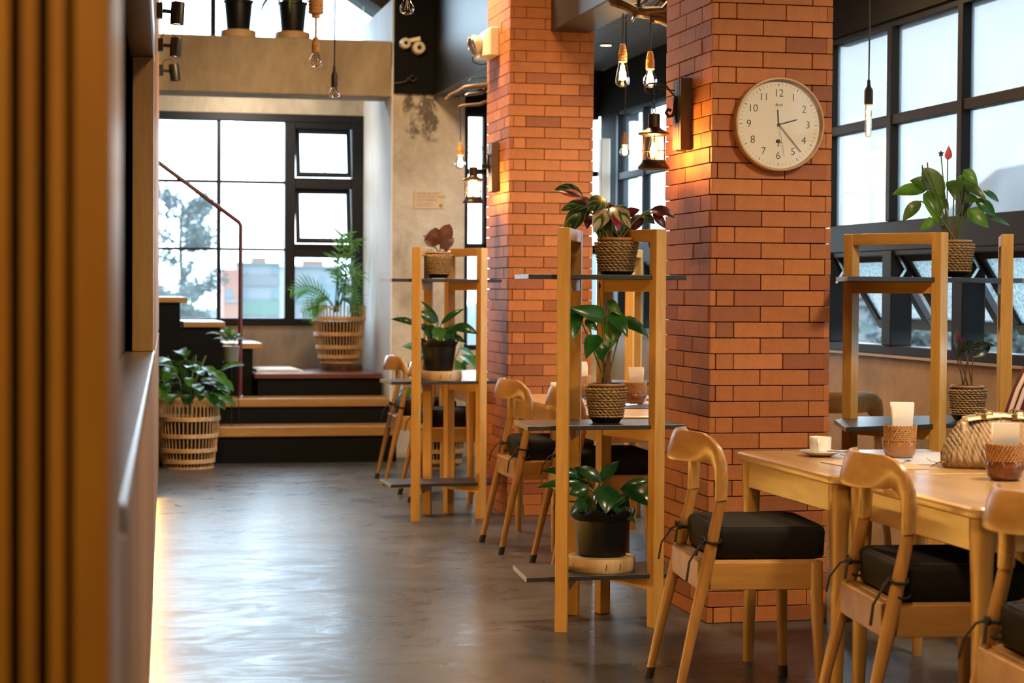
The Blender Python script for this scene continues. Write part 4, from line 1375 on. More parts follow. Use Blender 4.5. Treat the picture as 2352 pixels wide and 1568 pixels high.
def napkin_holder(loc, label, dark, r=.050):
    t = thing('napkin_holder', label, 'napkin holder', loc, 0, 'wooden napkin holders')
    MB().lathe([(.001, 0), (r * .72, 0), (r * .95, .012), (r * 1.03, .030), (r * 1.0, .048), (r * .93, .056), (r * .86, .056), (r * .86, .02), (.001, .012)], 28).build('bowl', M['bowldark' if dark else 'bowllight'], t)
    m = MB()
    n = 30
    for i in range(8):
        z = .056 + i * .0062
        rr = r * (.93 + .06 * i / 8)
        m.torus((0, 0, z + .003), rr, .0030, 26, 5)
        for j in range(n):
            a = 2 * PI * (j + i * .35) / n
            m.bar((math.cos(a - .05) * (rr + .0028), math.sin(a - .05) * (rr + .0028), z - .001), (math.cos(a + .05) * (rr + .0028), math.sin(a + .05) * (rr + .0028), z + .0072), .0046, .0022, (math.cos(a), math.sin(a), 0))
    for j in range(9):
        a = 2 * PI * j / 9
        m.tube([(math.cos(a - .07) * r * .97, math.sin(a - .07) * r * .97, .056), (math.cos(a) * r * 1.0, math.sin(a) * r * 1.0, .046), (math.cos(a + .07) * r * .97, math.sin(a + .07) * r * .97, .056)], .0022, 4)
    MB().lathe([(r * .90, .054), (r * .955, .105)], 24, caps=False).build('gap_shade_ring', M['bandgap'], t)  # added dark ring, its colour stands in for shade in the rattan gaps
    o = m.build('rattan_band', M['rattan'], t)
    return t


def napkins(loc, label, h, rz, w=.05, lean=0):
    t = thing('folded_napkins', label, 'napkins', loc, rz, 'folded paper napkins')
    R = random.Random(int(h * 999))
    for i in range(4):
        m = MB()
        y = -.016 + i * .0085
        hh = h - R.uniform(0, .012)
        rings = []
        for q in range(7):
            z = hh * q / 6
            ww = w / 2 * (1 + .0 * q)
            off = lean * (q / 6) ** 2 + R.uniform(-.001, .001)
            bend = .006 * math.sin(q * .8 + i)
            x0, x1 = -ww + off + (.010 * math.sin(q / 6 * PI) if lean else 0), ww + off
            rings.append([(x0, y + bend, z), (off, y + bend - .002, z), (x1, y + bend, z), (x1, y + bend + .004, z), (off, y + bend + .003, z), (x0, y + bend + .004, z)])
        m.loft(rings).build('napkin', M['paper'], t, angle=60)
    return t


M['bandgap'] = plain('dark_rattan_gap', (.06, .025, .01), .8)
M['bowllight'] = wood('light_turned_bowl', (.26, .10, .03), (.50, .23, .08), 'x', .25, 14, .5)
M['bowldark'] = wood('dark_turned_bowl', (.10, .03, .012), (.22, .075, .028), 'x', .22, 14, .5)
hx = [((2.60, 5.985, TZ), 'light wooden napkin holder with rattan band, left of the handbag', False, .052, 'white napkins in the holder left of the handbag', .17, .006),
      ((2.60, 5.235, TZ), 'dark wooden napkin holder with rattan band, in front of the handbag', True, .052, 'white napkins in the holder in front of the handbag', .155, .0),
      ((2.565, 9.03, TZ), 'dark wooden napkin holder on the middle table, right of the woven pot', True, .052, 'white napkins in the holder right of the woven pot', .165, .004),
      ((2.47, 9.72, TZ), 'wooden napkin holder on the middle table, partly behind the woven pot', True, .050, 'white napkins rising behind the anthurium stem', .165, -.004),
      ((2.50, 12.0, TZ), 'wooden napkin holder on the farthest table behind the far shelf stand', False, .05, 'white napkins on the farthest table behind the far shelf stand', .16, 0)]
for loc, lb, dk, r, lb2, h, ln in hx:
    napkin_holder(loc, lb, dk, r)
    napkins((loc[0], loc[1], loc[2] + .0135), lb2, h, -.3, .074, ln)
t = thing('menu_card', 'white upright folded card on the middle table edge', 'card', (2.165, 9.02, TZ), .25)
MB().box((-.020, -.006, 0), (.020, .006, .105)).build('card', M['paper'], t, bevel=.003)
# cup, saucer, spoon
t = thing('saucer', 'white saucer under the coffee cup', 'saucer', (2.365, 6.09, TZ))
MB().lathe([(.001, .002), (.030, 0), (.036, .001), (.060, .012), (.068, .016), (.068, .018), (.058, .0155), (.034, .006), (.001, .006)], 36).build('plate', M['white'], t)
t = thing('coffee_cup', 'white coffee cup on the saucer', 'cup', (2.365, 6.09, TZ + .0065), CAMROT)
MB().lathe([(.001, 0), (.024, 0), (.0265, .004), (.0345, .012), (.0355, .030), (.0362, .056), (.0358, .0575), (.0348, .056), (.034, .03), (.033, .013), (.001, .007)], 36).build('bowl', M['white'], t)
MB().tube([(-.012, -.033, .048), (-.014, -.046, .049), (-.016, -.055, .042), (-.016, -.055, .028), (-.014, -.047, .017), (-.012, -.034, .014)], .0042, 8).build('handle', M['white'], t)
t = thing('teaspoon', 'small steel spoon lying on the saucer', 'spoon', (2.40, 6.045, TZ + .0165), -.5)
MB().tube([(-.05, 0, .002), (0, 0, .003), (.02, 0, .001)], [.0025, .002, .002], 6, False, .5).ball((.035, 0, .002), .016, 10, 5, (1, .62, .2)).build('spoon', M['steel'], t)
# mats
t = tag(MB().prism([(-.11, -.20), (.14, -.20), (.14, .16), (-.11, .10)], 0, .0022).build('paper_mat', M['placemat'], None, (2.40, 5.78, TZ), rot=(0, 0, .1)), 'brown paper place mat below the coffee cup', 'place mat')
t = tag(MB().prism([(-.16, -.16), (.20, -.16), (.20, .25), (-.16, .25)], 0, .002).build('pale_mat', M['bluemat'], None, (2.63, 5.905, TZ), rot=(0, 0, .05)), 'pale place mat beside the handbag', 'place mat')
bpy.data.objects['folded_napkins'].location.z += .002
bpy.data.objects['napkin_holder'].location.z += .002
t = thing('fork', 'steel fork lying beside the handbag', 'fork', (2.535, 5.80, TZ + .002), .9)
MB().tube([(-.09, 0, .004), (0, 0, .005), (.03, 0, .003)], [.003, .002, .002], 6, False, .5).box((.03, -.009, .003), (.06, .009, .0045)).build('fork', M['steel'], t)
for i, (x, y) in enumerate(((2.45, 8.80), (2.58, 9.45))):
    tag(MB().prism([(-.16, -.14), (.16, -.14), (.16, .14), (-.16, .14)], 0, .004).build('dark_mat', M['darkmat'], None, (x, y, TZ)), ('black place mat with cutlery on the middle table', 'black place mat at the far side of the middle table')[i], 'place mat', 'black place mats')
    t = thing('cutlery', ('shiny cutlery on the nearer black place mat', 'shiny cutlery on the farther black place mat')[i], 'cutlery', (x, y, TZ + .004), .5)
    MB().tube([(-.08, 0, .004), (.05, .02, .006)], .004, 6).ball((.065, .022, .006), .016, 8, 5, (1, .6, .3)).build('spoon', M['steel'], t)
    MB().tube([(-.08, -.03, .004), (.07, -.01, .006)], .004, 6, False, .6).build('knife', M['steel'], t)

# ---------------------------------------------------------------- handbag
hb = thing('handbag', 'tan pleated handbag with cream straps and gold buckles on the table', 'handbag', (2.775, 5.62, TZ), CAMROT)
m = MB()
NU, NV = 120, 20
LX, LY, LZ = .175, .088, .164
vv, ff = [], []
for i in range(NU):
    a = 2 * PI * i / NU
    for j in range(NV + 1):
        s = j / NV
        z = s
        bul = (1 - .72 * s ** 1.8) * (.80 + .20 * min(1, s / .12))
        ex = 1 - .32 * s ** 1.6 if s < .97 else .66
        amp = .0045 * math.sin(s * PI) ** .5
        ph = a * 34 + 1.3 * math.sin(s * 7) + 1.0 * math.sin(a * 3 + s * 4)
        q = 1 + amp / .09 * math.sin(ph)
        ca, sa = math.cos(a), math.sin(a)
        x = LX * ex * (abs(ca) ** .75) * (1 if ca > 0 else -1) * (1 + .06 * math.sin(s * PI)) * q
        y = LY * bul * (abs(sa) ** .8) * (1 if sa > 0 else -1) * q
        vv.append((x, y, LZ * z * (1 - .13 * (x / LX) ** 2)))
for i in range(NU):
    for j in range(NV):
        b = ((i + 1) % NU) * (NV + 1)
        ff.append((i * (NV + 1) + j, b + j, b + j + 1, i * (NV + 1) + j + 1))
ff.append(tuple(i * (NV + 1) for i in range(NU))[::-1])
ff.append(tuple(i * (NV + 1) + NV for i in range(NU)))
m.add(vv, ff)
tt = NT('pleated_leather')
uvn = tt.new('ShaderNodeTexCoord')
wv = tt.new('ShaderNodeTexWave')
wv.bands_direction = 'X'
wv.inputs['Scale'].default_value = 26
wv.inputs['Distortion'].default_value = 3.5
wv.inputs['Detail'].default_value = 2
wv.inputs['Detail Scale'].default_value = .9
mpn = tt.new('ShaderNodeMapping')
mpn.inputs['Rotation'].default_value = (0, math.radians(24), 0)
tt.l.new(uvn.outputs['Object'], mpn.inputs[0])
tt.l.new(mpn.outputs[0], wv.inputs['Vector'])
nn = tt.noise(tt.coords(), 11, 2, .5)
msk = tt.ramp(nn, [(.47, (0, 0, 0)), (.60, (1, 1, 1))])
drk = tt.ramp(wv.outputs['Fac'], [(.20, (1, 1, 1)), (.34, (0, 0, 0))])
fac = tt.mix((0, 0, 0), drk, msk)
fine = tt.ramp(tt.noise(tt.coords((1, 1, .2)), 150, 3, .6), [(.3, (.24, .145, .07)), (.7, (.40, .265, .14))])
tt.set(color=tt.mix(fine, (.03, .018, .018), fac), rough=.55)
tt.bump(wv.outputs['Fac'], .4, .004)
M['bag'] = tt.m
m.build('bag_body', M['bag'], hb, angle=60)
for s in (-1, 1):
    yy = s * .022
    MB().tube([(-.105, yy, .135), (-.11, yy * 1.6, .150), (-.06, yy * 1.5, .158), (.0, yy * 1.4, .163), (.06, yy * 1.5, .158), (.112, yy * 1.6, .148), (.105, yy, .133)], .009, 8, False, .45).build('strap', M['cream'], hb)
    for x in (-.045, .05):
        MB().torus((x, yy * 1.5, .165), .014, .0022, 18, 6, 'y').build('ring', M['gold'], hb)
        MB().box((x - .026, yy * 1.5 - .008, .151), (x - .008, yy * 1.5 + .008, .168)).build('buckle', M['gold'], hb, bevel=.002)
        MB().tube([(x + .012, yy * 1.5, .165), (x + .03, yy * 1.45, .164), (x + .038, yy * 1.4, .155)], .008, 7, False, .5).build('strap_loop', M['cream'], hb)
MB().box((-.128, -.035, .085), (-.105, .035, .142)).build('end_tab', M['cream'], hb, bevel=.006)
MB().tube([(-.165, -.03, .02), (-.20, -.035, .016), (-.225, -.04, .004)], [.004, .003, .002], 5).tube([(-.20, -.035, .016), (-.222, -.03, .02), (-.235, -.03, .03)], .0012, 4).build('tassel', M['bag'], hb)

# ---------------------------------------------------------------- wall clock
ck = thing('wall_clock', 'round wall clock with pale face and thin wooden rim on the brick column', 'clock', (2.541, 7.026, 1.880), 0)
RC = .176


def disc_y(prof, n=64):
    """lathe about the local -Y axis: profile of (radius, distance out of the wall)"""
    m = MB()
    m.loft([[(math.cos(2 * PI * k / n) * r, -z, math.sin(2 * PI * k / n) * r) for k in range(n)] for r, z in prof])
    return m


disc_y([(RC * .97, 0), (RC, .004), (RC, .036), (RC * .992, .040), (RC * .955, .040), (RC * .945, .036), (RC * .945, .014), (.001, .014)]).build('rim', M['clockwood'], ck, angle=30)
disc_y([(.001, .0145), (RC * .944, .0145), (RC * .944, .0165), (.001, .0165)]).build('dial', M['dial'], ck)
disc_y([(.001, .0335), (RC * .944, .0335), (RC * .944, .0355), (.001, .0355)]).build('glass', M['clockglass'], ck)
mm1, mm2 = MB(), MB()
for i in range(60):
    a = PI / 2 - 2 * PI * i / 60
    r0, r1 = RC * .82, RC * .878
    w = .0022 if i % 5 == 0 else .0011
    d = V((math.cos(a), 0, math.sin(a)))
    (mm1 if i % 5 == 0 else mm2).bar(d * r0 + V((0, -.0172, 0)), d * r1 + V((0, -.0172, 0)), w, .0008, (0, 1, 0))
mm1.build('hour_marks', M['ink'], ck)
o = mm2.build('minute_marks', M['inkgrey'], ck)
o['kind'] = 'stuff'


def text(s, size, loc, mat, parent, name='lettering', align='CENTER', rot=(PI / 2, 0, 0), shear=0, bold=0, space=1):
    c = bpy.data.curves.new(name, 'FONT')
    c.body = s
    c.size = size
    c.align_x = align
    c.align_y = 'CENTER'
    c.extrude = .0004
    c.offset = bold
    c.shear = shear
    c.space_character = space
    c.materials.append(M[mat])
    o = link(name, c, parent, loc, rot)
    me = bpy.data.meshes.new_from_object(o.evaluated_get(bpy.context.evaluated_depsgraph_get()))
    bpy.data.objects.remove(o)
    me.name = name
    return link(name, me, parent, loc, rot)


for h in range(1, 13):
    a = PI / 2 - 2 * PI * h / 12
    text(str(h), .040, (math.cos(a) * RC * .665, -.0175, math.sin(a) * RC * .665), 'ink', ck, 'numeral', bold=-.0006)
text('Arch', .015, (0, -.0175, RC * .42), 'ink', ck, 'lettering', shear=.35)
m = MB().bar((0, -.0175, -.080), (0, -.0175, -.066), .003, .0006, (0, 1, 0)).bar((-.004, -.0175, -.080), (.004, -.0175, -.080), .0015, .0006, (0, 1, 0))
R = random.Random(3)
for i in range(26):
    a = R.uniform(.1, PI - .1)
    r = R.uniform(.004, .014)
    x, z = math.cos(a) * r, -.069 + math.sin(a) * r * .9
    m.bar((x - .0016, -.0175, z), (x + .0016, -.0175, z + .0008), .0026, .0006, (0, 1, 0))
    if i % 3 == 0:
        m.bar((0, -.0175, -.070), (x, -.0175, z), .0009, .0006, (0, 1, 0))
m.build('tree_emblem', M['ink'], ck)
for nm, ang, L, w, out in (('hour_hand', 74.5, .076, .0034, .020), ('minute_hand', 139, .134, .0026, .0225), ('alarm_hand', -4, .056, .0042, .0185), ('second_hand', 170, .120, .0009, .0245)):
    a = PI / 2 - math.radians(ang)
    d = V((math.cos(a), 0, math.sin(a)))
    MB().bar(V((0, -out, 0)) - d * .004, V((0, -out, 0)) + d * L, w, .001, (0, 1, 0)).build(nm, M['ink'], ck)
disc_y([(.001, .0165), (.005, .0165), (.005, .0255), (.001, .0255)], 16).build('hub', M['ink'], ck)

# ---------------------------------------------------------------- bulbs, pendants, lanterns


def bulb_profile(kind, r, h):
    if kind == 'globe':
        return [(r * .38, h), (r * .42, h * .86), (r * .62, h * .70), (r * .93, h * .50), (r, h * .36), (r * .9, h * .18), (r * .6, h * .05), (.001, 0)]
    if kind == 'edison':
        return [(r * .50, h), (r * .55, h * .9), (r * .68, h * .7), (r * .88, h * .42), (r, h * .24), (r * .88, h * .10), (r * .45, h * .015), (.001, 0)]
    return [(r * .9, h), (r, h * .95), (r, h * .12), (r * .8, h * .04), (.001, 0)]


def filament(p, kind, h, r, mat):
    m = MB()
    if kind == 'tube':
        for s in (-1, 1):
            m.tube([(s * r * .3, 0, h * .9), (s * r * .35, 0, h * .5), (s * r * .25, 0, h * .1)], .0022, 5)
    else:
        for i in range(5):
            a = 2 * PI * i / 5
            m.tube([(math.cos(a) * r * .16, math.sin(a) * r * .16, h * .80), (math.cos(a) * r * .38, math.sin(a) * r * .38, h * .30)], .0028 if mat else .0012, 5)
        m.tube([(0, 0, h * .9), (0, 0, h * .45)], .0022, 5)
    return m.build('filament', M[mat] if mat else M['steel'], p)


def pendant(label, loc, kind, r, h, sock, cord_top, lit, gl, rope=None, power=0, cordmat='iron'):
    """loc: lowest point of the bulb"""
    t = thing('pendant_bulb', label, 'pendant lamp', loc, 0, 'hanging bulbs')
    b = MB().lathe(bulb_profile(kind, r, h), 20, caps=False).build('bulb', M[gl], t)
    filament(b, kind, h, r, lit)
    if sock == 'rope':
        m = MB()
        for i in range(12):
            z = h - .006 + i * .0065
            rr = r * .50 if i < 6 else r * .50 - (i - 5) * r * .04
            m.torus((0, 0, z), rr, .0042, 16, 5)
        m.lathe([(r * .45, h - .008), (r * .45, h + .03), (r * .2, h + .07)], 12).build('socket_wrap', M['rope'], t)
        z1 = h + .07
    else:
        MB().lathe([(r * .52 if kind != 'tube' else r * 1.25, h - .006), (r * .55 if kind != 'tube' else r * 1.3, h + .004), (r * .55 if kind != 'tube' else r * 1.3, h + .055), (.008, h + .075), (.007, h + .10), (.001, h + .10)], 16).build('socket', M['rubber'], t)
        z1 = h + .098
    zt = cord_top - loc[2]
    MB().tube([(0, 0, z1), (.002, 0, (z1 + zt) / 2), (0, 0, zt)], .0035 if cordmat == 'iron' else .006, 6).build('cord', M[cordmat], t)
    if rope:
        m = MB()
        z = rope[0] - loc[2]
        while z < rope[1] - loc[2]:
            m.torus((0, 0, z), rope[2], .011, 14, 6)
            z += .017
        m.tube([(0, 0, rope[0] - loc[2] - .03), (0, 0, rope[1] - loc[2])], [rope[2] * .7, rope[2] * .9], 8).build('rope_coil', M['rope'], t)
    if power:
        lamp('bulb_light', 'POINT', (loc[0], loc[1], loc[2] + h * .45), power, (1, .62, .28), r * .7)
    return t


roofz = lambda x: 3.30 + (2.52 - x) * rs
pendant('clear globe bulb on a thick jute rope, left of the hanging socket lamp', (1.137, 10.0, 2.378), 'globe', .034, .085, 'rope', 4.15, None, 'bulbglass', (2.66, 3.3, .030), 0, 'rope')
pendant('clear bulb in a black socket hanging before the concrete beam', (1.233, 10.0, 2.225), 'globe', .030, .062, 'black', 4.1, None, 'bulbglass')
pendant('clear globe bulb cut by the top edge, before the black bulkhead', (1.285, 8.0, 2.378), 'globe', .031, .075, 'black', 4.05, None, 'bulbglass')
pendant('lit tubular amber bulb in a black socket before the side windows', (3.311, 8.0, 1.922), 'tube', .0145, .150, 'black', 2.93, 'filamentdim', 'amber', None, 3)
pendant('lit pear-shaped amber bulb, left one of the pair under the branches', (2.274, 8.25, 2.136), 'edison', .032, .118, 'rope', 2.455, 'filament', 'amber', None, 5)
pendant('lit round bulb in frayed rope, right one of the pair under the branches', (2.375, 8.17, 2.126), 'globe', .031, .090, 'rope', 2.45, 'filament', 'bulbglass', None, 5)
pendant('lit bulb on rope beside the far lantern', (2.184, 11.56, 1.974), 'globe', .033, .09, 'rope', 2.445, 'filament', 'bulbglass', None, 5)
pendant('small lit bulb far behind the near lantern, before the side windows', (3.05, 11.0, 2.03), 'globe', .030, .075, 'rope', 2.93, 'filament', 'amber', None, 5)


def lantern(label, blabel, wall_x, y, ztop, zbot, xc, power, bz):
    # weathered board with iron bracket
    t = thing('lantern_bracket', blabel, 'bracket', (wall_x, y, bz), 0, 'plank wall brackets')
    R = random.Random(int(y))
    m = MB()
    for i in range(5):
        a = -.055 + i * .022
        dx = R.uniform(-.002, .003)
        m.box((-.045 + dx, a, R.uniform(-.003, .003)), (0, a + .0212, .275 + R.uniform(-.004, .004)))
    m.build('plank', M['plankold'], t, bevel=.002)
    xr = xc - wall_x
    mid = .175
    MB().tube([(-.048, 0, mid - .06), (-.052, 0, mid + .01), (-.050, 0, mid + .035)], .006, 7).tube(
        [(-.05, 0, mid + .03), (-.07, 0, mid + .05), (-.09, 0, mid + .075), (xr + .012, 0, mid + .082), (xr - .02, 0, mid + .080), (xr - .038, 0, mid + .068), (xr - .034, 0, mid + .045), (xr - .018, 0, mid + .040)], .0036, 7).tube(
        [(-.052, 0, mid + .012), (-.053, 0, mid - .02), (-.062, 0, mid - .042), (-.078, 0, mid - .046), (-.088, 0, mid - .032), (-.080, 0, mid - .018), (-.068, 0, mid - .022)], .0045, 7, False, 1.6).tube(
        [(-.055, 0, mid + .055), (xr, 0, mid + .066)], .0022, 6).build('scroll_iron', M['iron'], t)
    MB().box((-.060, -.012, mid + .018), (-.044, .012, mid + .034)).box((-.052, -.01, mid - .07), (-.044, .01, mid - .05)).build('mount', M['iron'], t, bevel=.002)
    # chain and lantern body
    l = thing('hanging_lantern', label, 'lantern', (xc, y, zbot), 0, 'glass lanterns on chains')
    H = ztop - zbot
    r = .046
    MB().lathe([(.001, .004), (r * .9, .004), (r * 1.30, 0), (r * 1.36, .006), (r * 1.25, .014), (r * 1.02, .026), (r * 1.0, .034), (.001, .034)], 24).build('base', M['ironbrown'], l)
    MB().lathe([(r * .98, .032), (r * .98, H * .62)], 24, caps=False).build('glass', M['lanternglass'], l)
    MB().lathe([(r * .98, H * .60), (r * 1.30, H * .625), (r * 1.36, H * .65), (r * 1.22, H * .665), (r * .62, H * .73), (r * .50, H * .76), (r * .50, H * .985), (r * .44, H), (.001, H)], 24).build('cap', M['ironbrown'], l)
    m = MB()
    for i in range(6):
        a = 2 * PI * i / 6 + .3
        m.tube([(math.cos(a) * r * 1.02, math.sin(a) * r * 1.02, .03), (math.cos(a) * r * 1.02, math.sin(a) * r * 1.02, H * .62)], .0016, 5)
    m.torus((0, 0, H * .33), r * 1.02, .0014, 24, 5)
    m.build('cage_wire', M['ironbrown'], l)
    b = MB().lathe([(q, z + .036) for q, z in bulb_profile('edison', .027, .085)], 16, caps=False).build('bulb', M['amber'], l)
    m = MB()
    for i in range(6):
        a = 2 * PI * i / 6
        m.tube([(math.cos(a) * .005, math.sin(a) * .005, .10), (math.cos(a) * .012, math.sin(a) * .012, .052)], .0024, 5)
    m.build('filament', M['filament'], b)
    m = MB()
    zt = bz + mid + .07 - zbot
    z = H + .004
    i = 0
    while z < zt:
        m.tube([(0 if i % 2 else math.cos(a) * .0065, math.cos(a) * .0065 if i % 2 else 0, z + .009 + math.sin(a) * .012) for a in [q * 2 * PI / 10 for q in range(10)]], .0017, 5, True)
        z += .018
        i += 1
    m.build('chain', M['iron'], l)
    lamp('lantern_light', 'POINT', (xc, y, zbot + .075), power, (1, .56, .20), .02)


lantern('lit glass lantern hanging before the clock column', 'weathered plank with iron scroll bracket on the clock column', 2.286, 7.335, 1.938, 1.724, 2.150, 20, 1.800)
lantern('lit glass lantern hanging before the farther brick column', 'weathered plank with iron scroll bracket on the farther brick column', 2.273, 10.90, 1.945, 1.742, 2.135, 20, 1.808)

# driftwood chandeliers


def driftwood(label, loc, main, twigs, rod, seed):
    t = thing('driftwood_chandelier', label, 'chandelier', loc, 0, 'driftwood chandeliers')
    R = random.Random(seed)
    for pts, r0, r1 in main:
        n = 9
        out, rr = [], []
        P = [V(p) for p in pts]
        for i in range(n):
            s = i / (n - 1) * (len(P) - 1)
            k = min(int(s), len(P) - 2)
            f = s - k
            f = f * f * (3 - 2 * f)
            out.append(P[k].lerp(P[k + 1], f) + V((R.uniform(-.006, .006), R.uniform(-.006, .006), R.uniform(-.005, .005))))
            rr.append((r0 + (r1 - r0) * i / (n - 1)) * R.uniform(.88, 1.12))
        MB().tube(out, rr, 9).build('branch', M['branch'], t)
    for a, b, r in twigs:
        a, b = V(a), V(b)
        mid = (a + b) / 2 + V((R.uniform(-.03, .03), R.uniform(-.03, .03), R.uniform(-.03, .03)))
        MB().tube([a, a.lerp(mid, .6), mid, mid.lerp(b, .5), b], [r, r * .95, r * .85, r * .7, r * .45], 7).build('twig', M['branch'], t)
    MB().tube(rod, .0085, 8).build('hanging_rod', M['iron'], t)
    return t


driftwood('driftwood branch chandelier under the black beam, left of the clock column', (2.33, 8.2, 2.46),
          [([(-.22, .1, .19), (-.10, .05, .05), (.0, 0, -.01), (.12, -.02, -.02)], .024, .020), ([(.0, .0, .0), (.10, -.05, .0), (.17, -.08, .09), (.2, -.1, .17)], .020, .013), ([(.05, -.02, -.03), (.14, -.05, -.06), (.24, -.08, -.09)], .018, .012), ([(.12, .1, .2), (.08, .02, .1), (.13, -.04, .02)], .012, .016)],
          [((-.02, 0, -.02), (-.06, -.02, -.045), .008), ((.02, 0, -.02), (.2, -.06, -.05), .008), ((.0, .02, .02), (.18, .0, .14), .007), ((.05, 0, .0), (.16, -.08, .15), .009), ((.1, 0, .0), (.22, .05, .06), .008), ((-.05, .02, .02), (.1, .06, .13), .007), ((.12, -.06, -.02), (.2, -.12, .1), .009), ((-.1, .05, .06), (.02, .1, .2), .006)],
          [(.0, 0, 0), (.0, 0, .9)], 4)
driftwood('driftwood branch chandelier with iron scroll beside the farther column', (2.34, 11.55, 2.46),
          [([(-.24, .05, -.07), (-.14, .02, .0), (.0, 0, .02), (.12, 0, .01)], .013, .018), ([(-.18, -.02, -.12), (-.02, -.03, -.09), (.10, -.02, -.04)], .009, .012), ([(-.13, 0, -.045), (.0, .02, -.015), (.12, .02, .01)], .010, .012)],
          [((-.05, 0, .02), (.1, .03, .06), .012), ((-.02, 0, .0), (.08, -.05, .05), .010), ((.0, 0, -.02), (.12, -.06, -.06), .009), ((-.05, .02, .0), (.07, .06, -.03), .010), ((.06, 0, -.04), (.03, -.03, -.25), .006)],
          [(.07, 0, .0), (.07, 0, .16)], 9)
sc_ = thing('iron_scroll', 'thin curled iron ornament above the far driftwood branch', 'ornament', (2.34, 11.55, 2.6))
MB().tube([(-.11, 0, -.10), (-.09, 0, -.085), (.05, 0, -.07), (.10, 0, .02), (.04, 0, .01), (-.04, 0, -.0), (-.085, 0, .015), (-.09, 0, .045), (-.07, 0, .055), (-.055, 0, .04)], .0045, 6).build('scroll', M['iron'], sc_)
sw = tag(MB().tube([(2.50, 11.2, 3.02), (2.47, 11.3, 2.98), (2.42, 11.5, 2.85), (2.42, 11.55, 2.72), (2.44, 11.5, 2.63), (2.47, 11.4, 2.60)], .003, 5).tube([(2.50, 11.21, 3.02), (2.46, 11.35, 2.93), (2.435, 11.5, 2.80), (2.45, 11.5, 2.66), (2.49, 11.45, 2.58)], .003, 5).build('loose_cable', M['iron']), 'thin looping cable against the glossy black beam', 'cable')

# ---------------------------------------------------------------- fittings on the walls
for i, (y, z, tilt, lit) in enumerate(((9.3, 2.54, .05, 1), (10.9, 2.575, .06, 1), (12.5, 2.61, -.12, 0))):
    x = -.048 + .039 * y
    t = thing('spotlight', ('black cylinder wall spotlight, topmost of three on the left wall', 'black cylinder wall spotlight, middle of three on the left wall', 'black cylinder wall spotlight, lowest of three on the left wall')[i], 'spotlight', (x, y, z), KA, 'wall spotlights')
    MB().box((0, -.035, -.035), (.028, .035, .035)).build('bracket', M['iron'], t, bevel=.003)
    MB().bar((.028, 0, 0), (.075, 0, -.004), .014, .018).build('arm', M['iron'], t, bevel=.002)
    mt = Matrix.Translation((.096, 0, -.01)) @ Matrix.Rotation(tilt, 4, 'Y')
    m = MB().lathe([(.001, .052), (.030, .052), (.032, .048), (.032, -.052), (.029, -.052), (.027, -.040), (.001, -.038)], 20)
    m.v = [tuple(mt @ V(q)) for q in m.v]
    o = m.build('housing', M['iron'], t)
    m = MB().lathe([(.001, -.046), (.0275, -.046), (.0275, -.044), (.001, -.044)], 16)
    m.v = [tuple(mt @ V(q)) for q in m.v]
    m.build('lens', M['spotlit'] if lit else M['rubber'], o)
    MB().tube([(.015, 0, .03), (.03, 0, .065), (.07, 0, .075), (.095, 0, .04)], .003, 5).build('cable', M['iron'], t)
    if lit:
        lamp('spot_light', 'SPOT', (x + .10, y, z - .075), 9, (1, .66, .33), .02, (0, math.radians(8), 0), math.radians(80))

t = thing('emergency_light', 'white twin-head emergency light on the side of the farther column', 'emergency light', (2.273, 11.0, 2.575), 0)
m = MB()
m.loft([[(0, -.14, 0), (0, .14, 0), (0, .14, .16), (0, -.14, .16)], [(-.050, -.14, 0), (-.050, .14, 0), (-.050, .14, .16), (-.050, -.14, .16)], [(-.095, -.10, -.005), (-.095, .10, -.005), (-.075, .11, .13), (-.075, -.11, .13)]])
m.build('case', M['offwhite'], t, bevel=.006)
for s in (-1, 1):
    o = MB().lathe([(.02, 0), (.05, .03), (.058, .05), (.050, .052), (.03, .046), (.001, .046)], 18).build('lamp_head', M['offwhite'], t, (-.075, s * .06, .085), rot=(s * .25, -1.95, 0))
    MB().lathe([(.05, .052), (.03, .064), (.001, .068)], 16).build('lens', M['bulbglass'], o)
t = thing('security_camera', 'white twin security camera on the black bulkhead', 'camera', (2.34, 14.355, 3.04), 0)
for (x, z, r) in ((-.055, .02, .042), (.045, -.01, .05)):
    m = MB()
    m.loft([[(math.cos(2 * PI * k / 20) * q, -d, math.sin(2 * PI * k / 20) * q) for k in range(20)] for q, d in ((r * .8, 0), (r, .02), (r, .06), (r * .85, .085), (r * .35, .088), (.001, .088))])
    o = m.build('housing', M['offwhite'], t, (x, 0, z))
    MB().loft([[(math.cos(2 * PI * k / 14) * q, -d, math.sin(2 * PI * k / 14) * q) for k in range(14)] for q, d in ((r * .36, .086), (r * .3, .094), (.001, .095))]).build('lens', M['rubber'], o)
MB().bar((-.03, -.03, .04), (.06, -.05, .06), .03, .03).build('arm', M['offwhite'], t, bevel=.004)
t = thing('iron_hook', 'black curled iron hook on the bulkhead under the security camera', 'hook', (2.32, 14.35, 2.79))
MB().tube([(-.11, 0, -.02), (-.03, -.02, -.01), (.0, -.03, .02), (.03, -.03, .04), (.05, -.03, .02), (.03, -.03, -.005), (.0, -.03, .01)], .008, 7).build('hook', M['iron'], t)
sg = thing('notice_board', 'small beige notice on the stained concrete wall asking guests not to leave things', 'sign', (2.488, 14.398, 1.918), 0)
MB().box((-.112, -.008, -.066), (.112, 0, .066)).build('board', M['signboard'], sg, bevel=.002)
for i, s in enumerate(('PLEASE DO NOT', 'LEAVE YOUR THINGS', 'UNATTENDED.')):
    text(s, .023, (-.10, -.0088, .046 - i * .024), 'signink', sg, 'lettering', 'LEFT', bold=.0004)
for i, w in enumerate((.13, .12, .14, .10)):
    MB().box((-.10, -.0086, -.022 - i * .009), (-.10 + w, -.008, -.019 - i * .009)).build('small_print', M['signink'], sg)
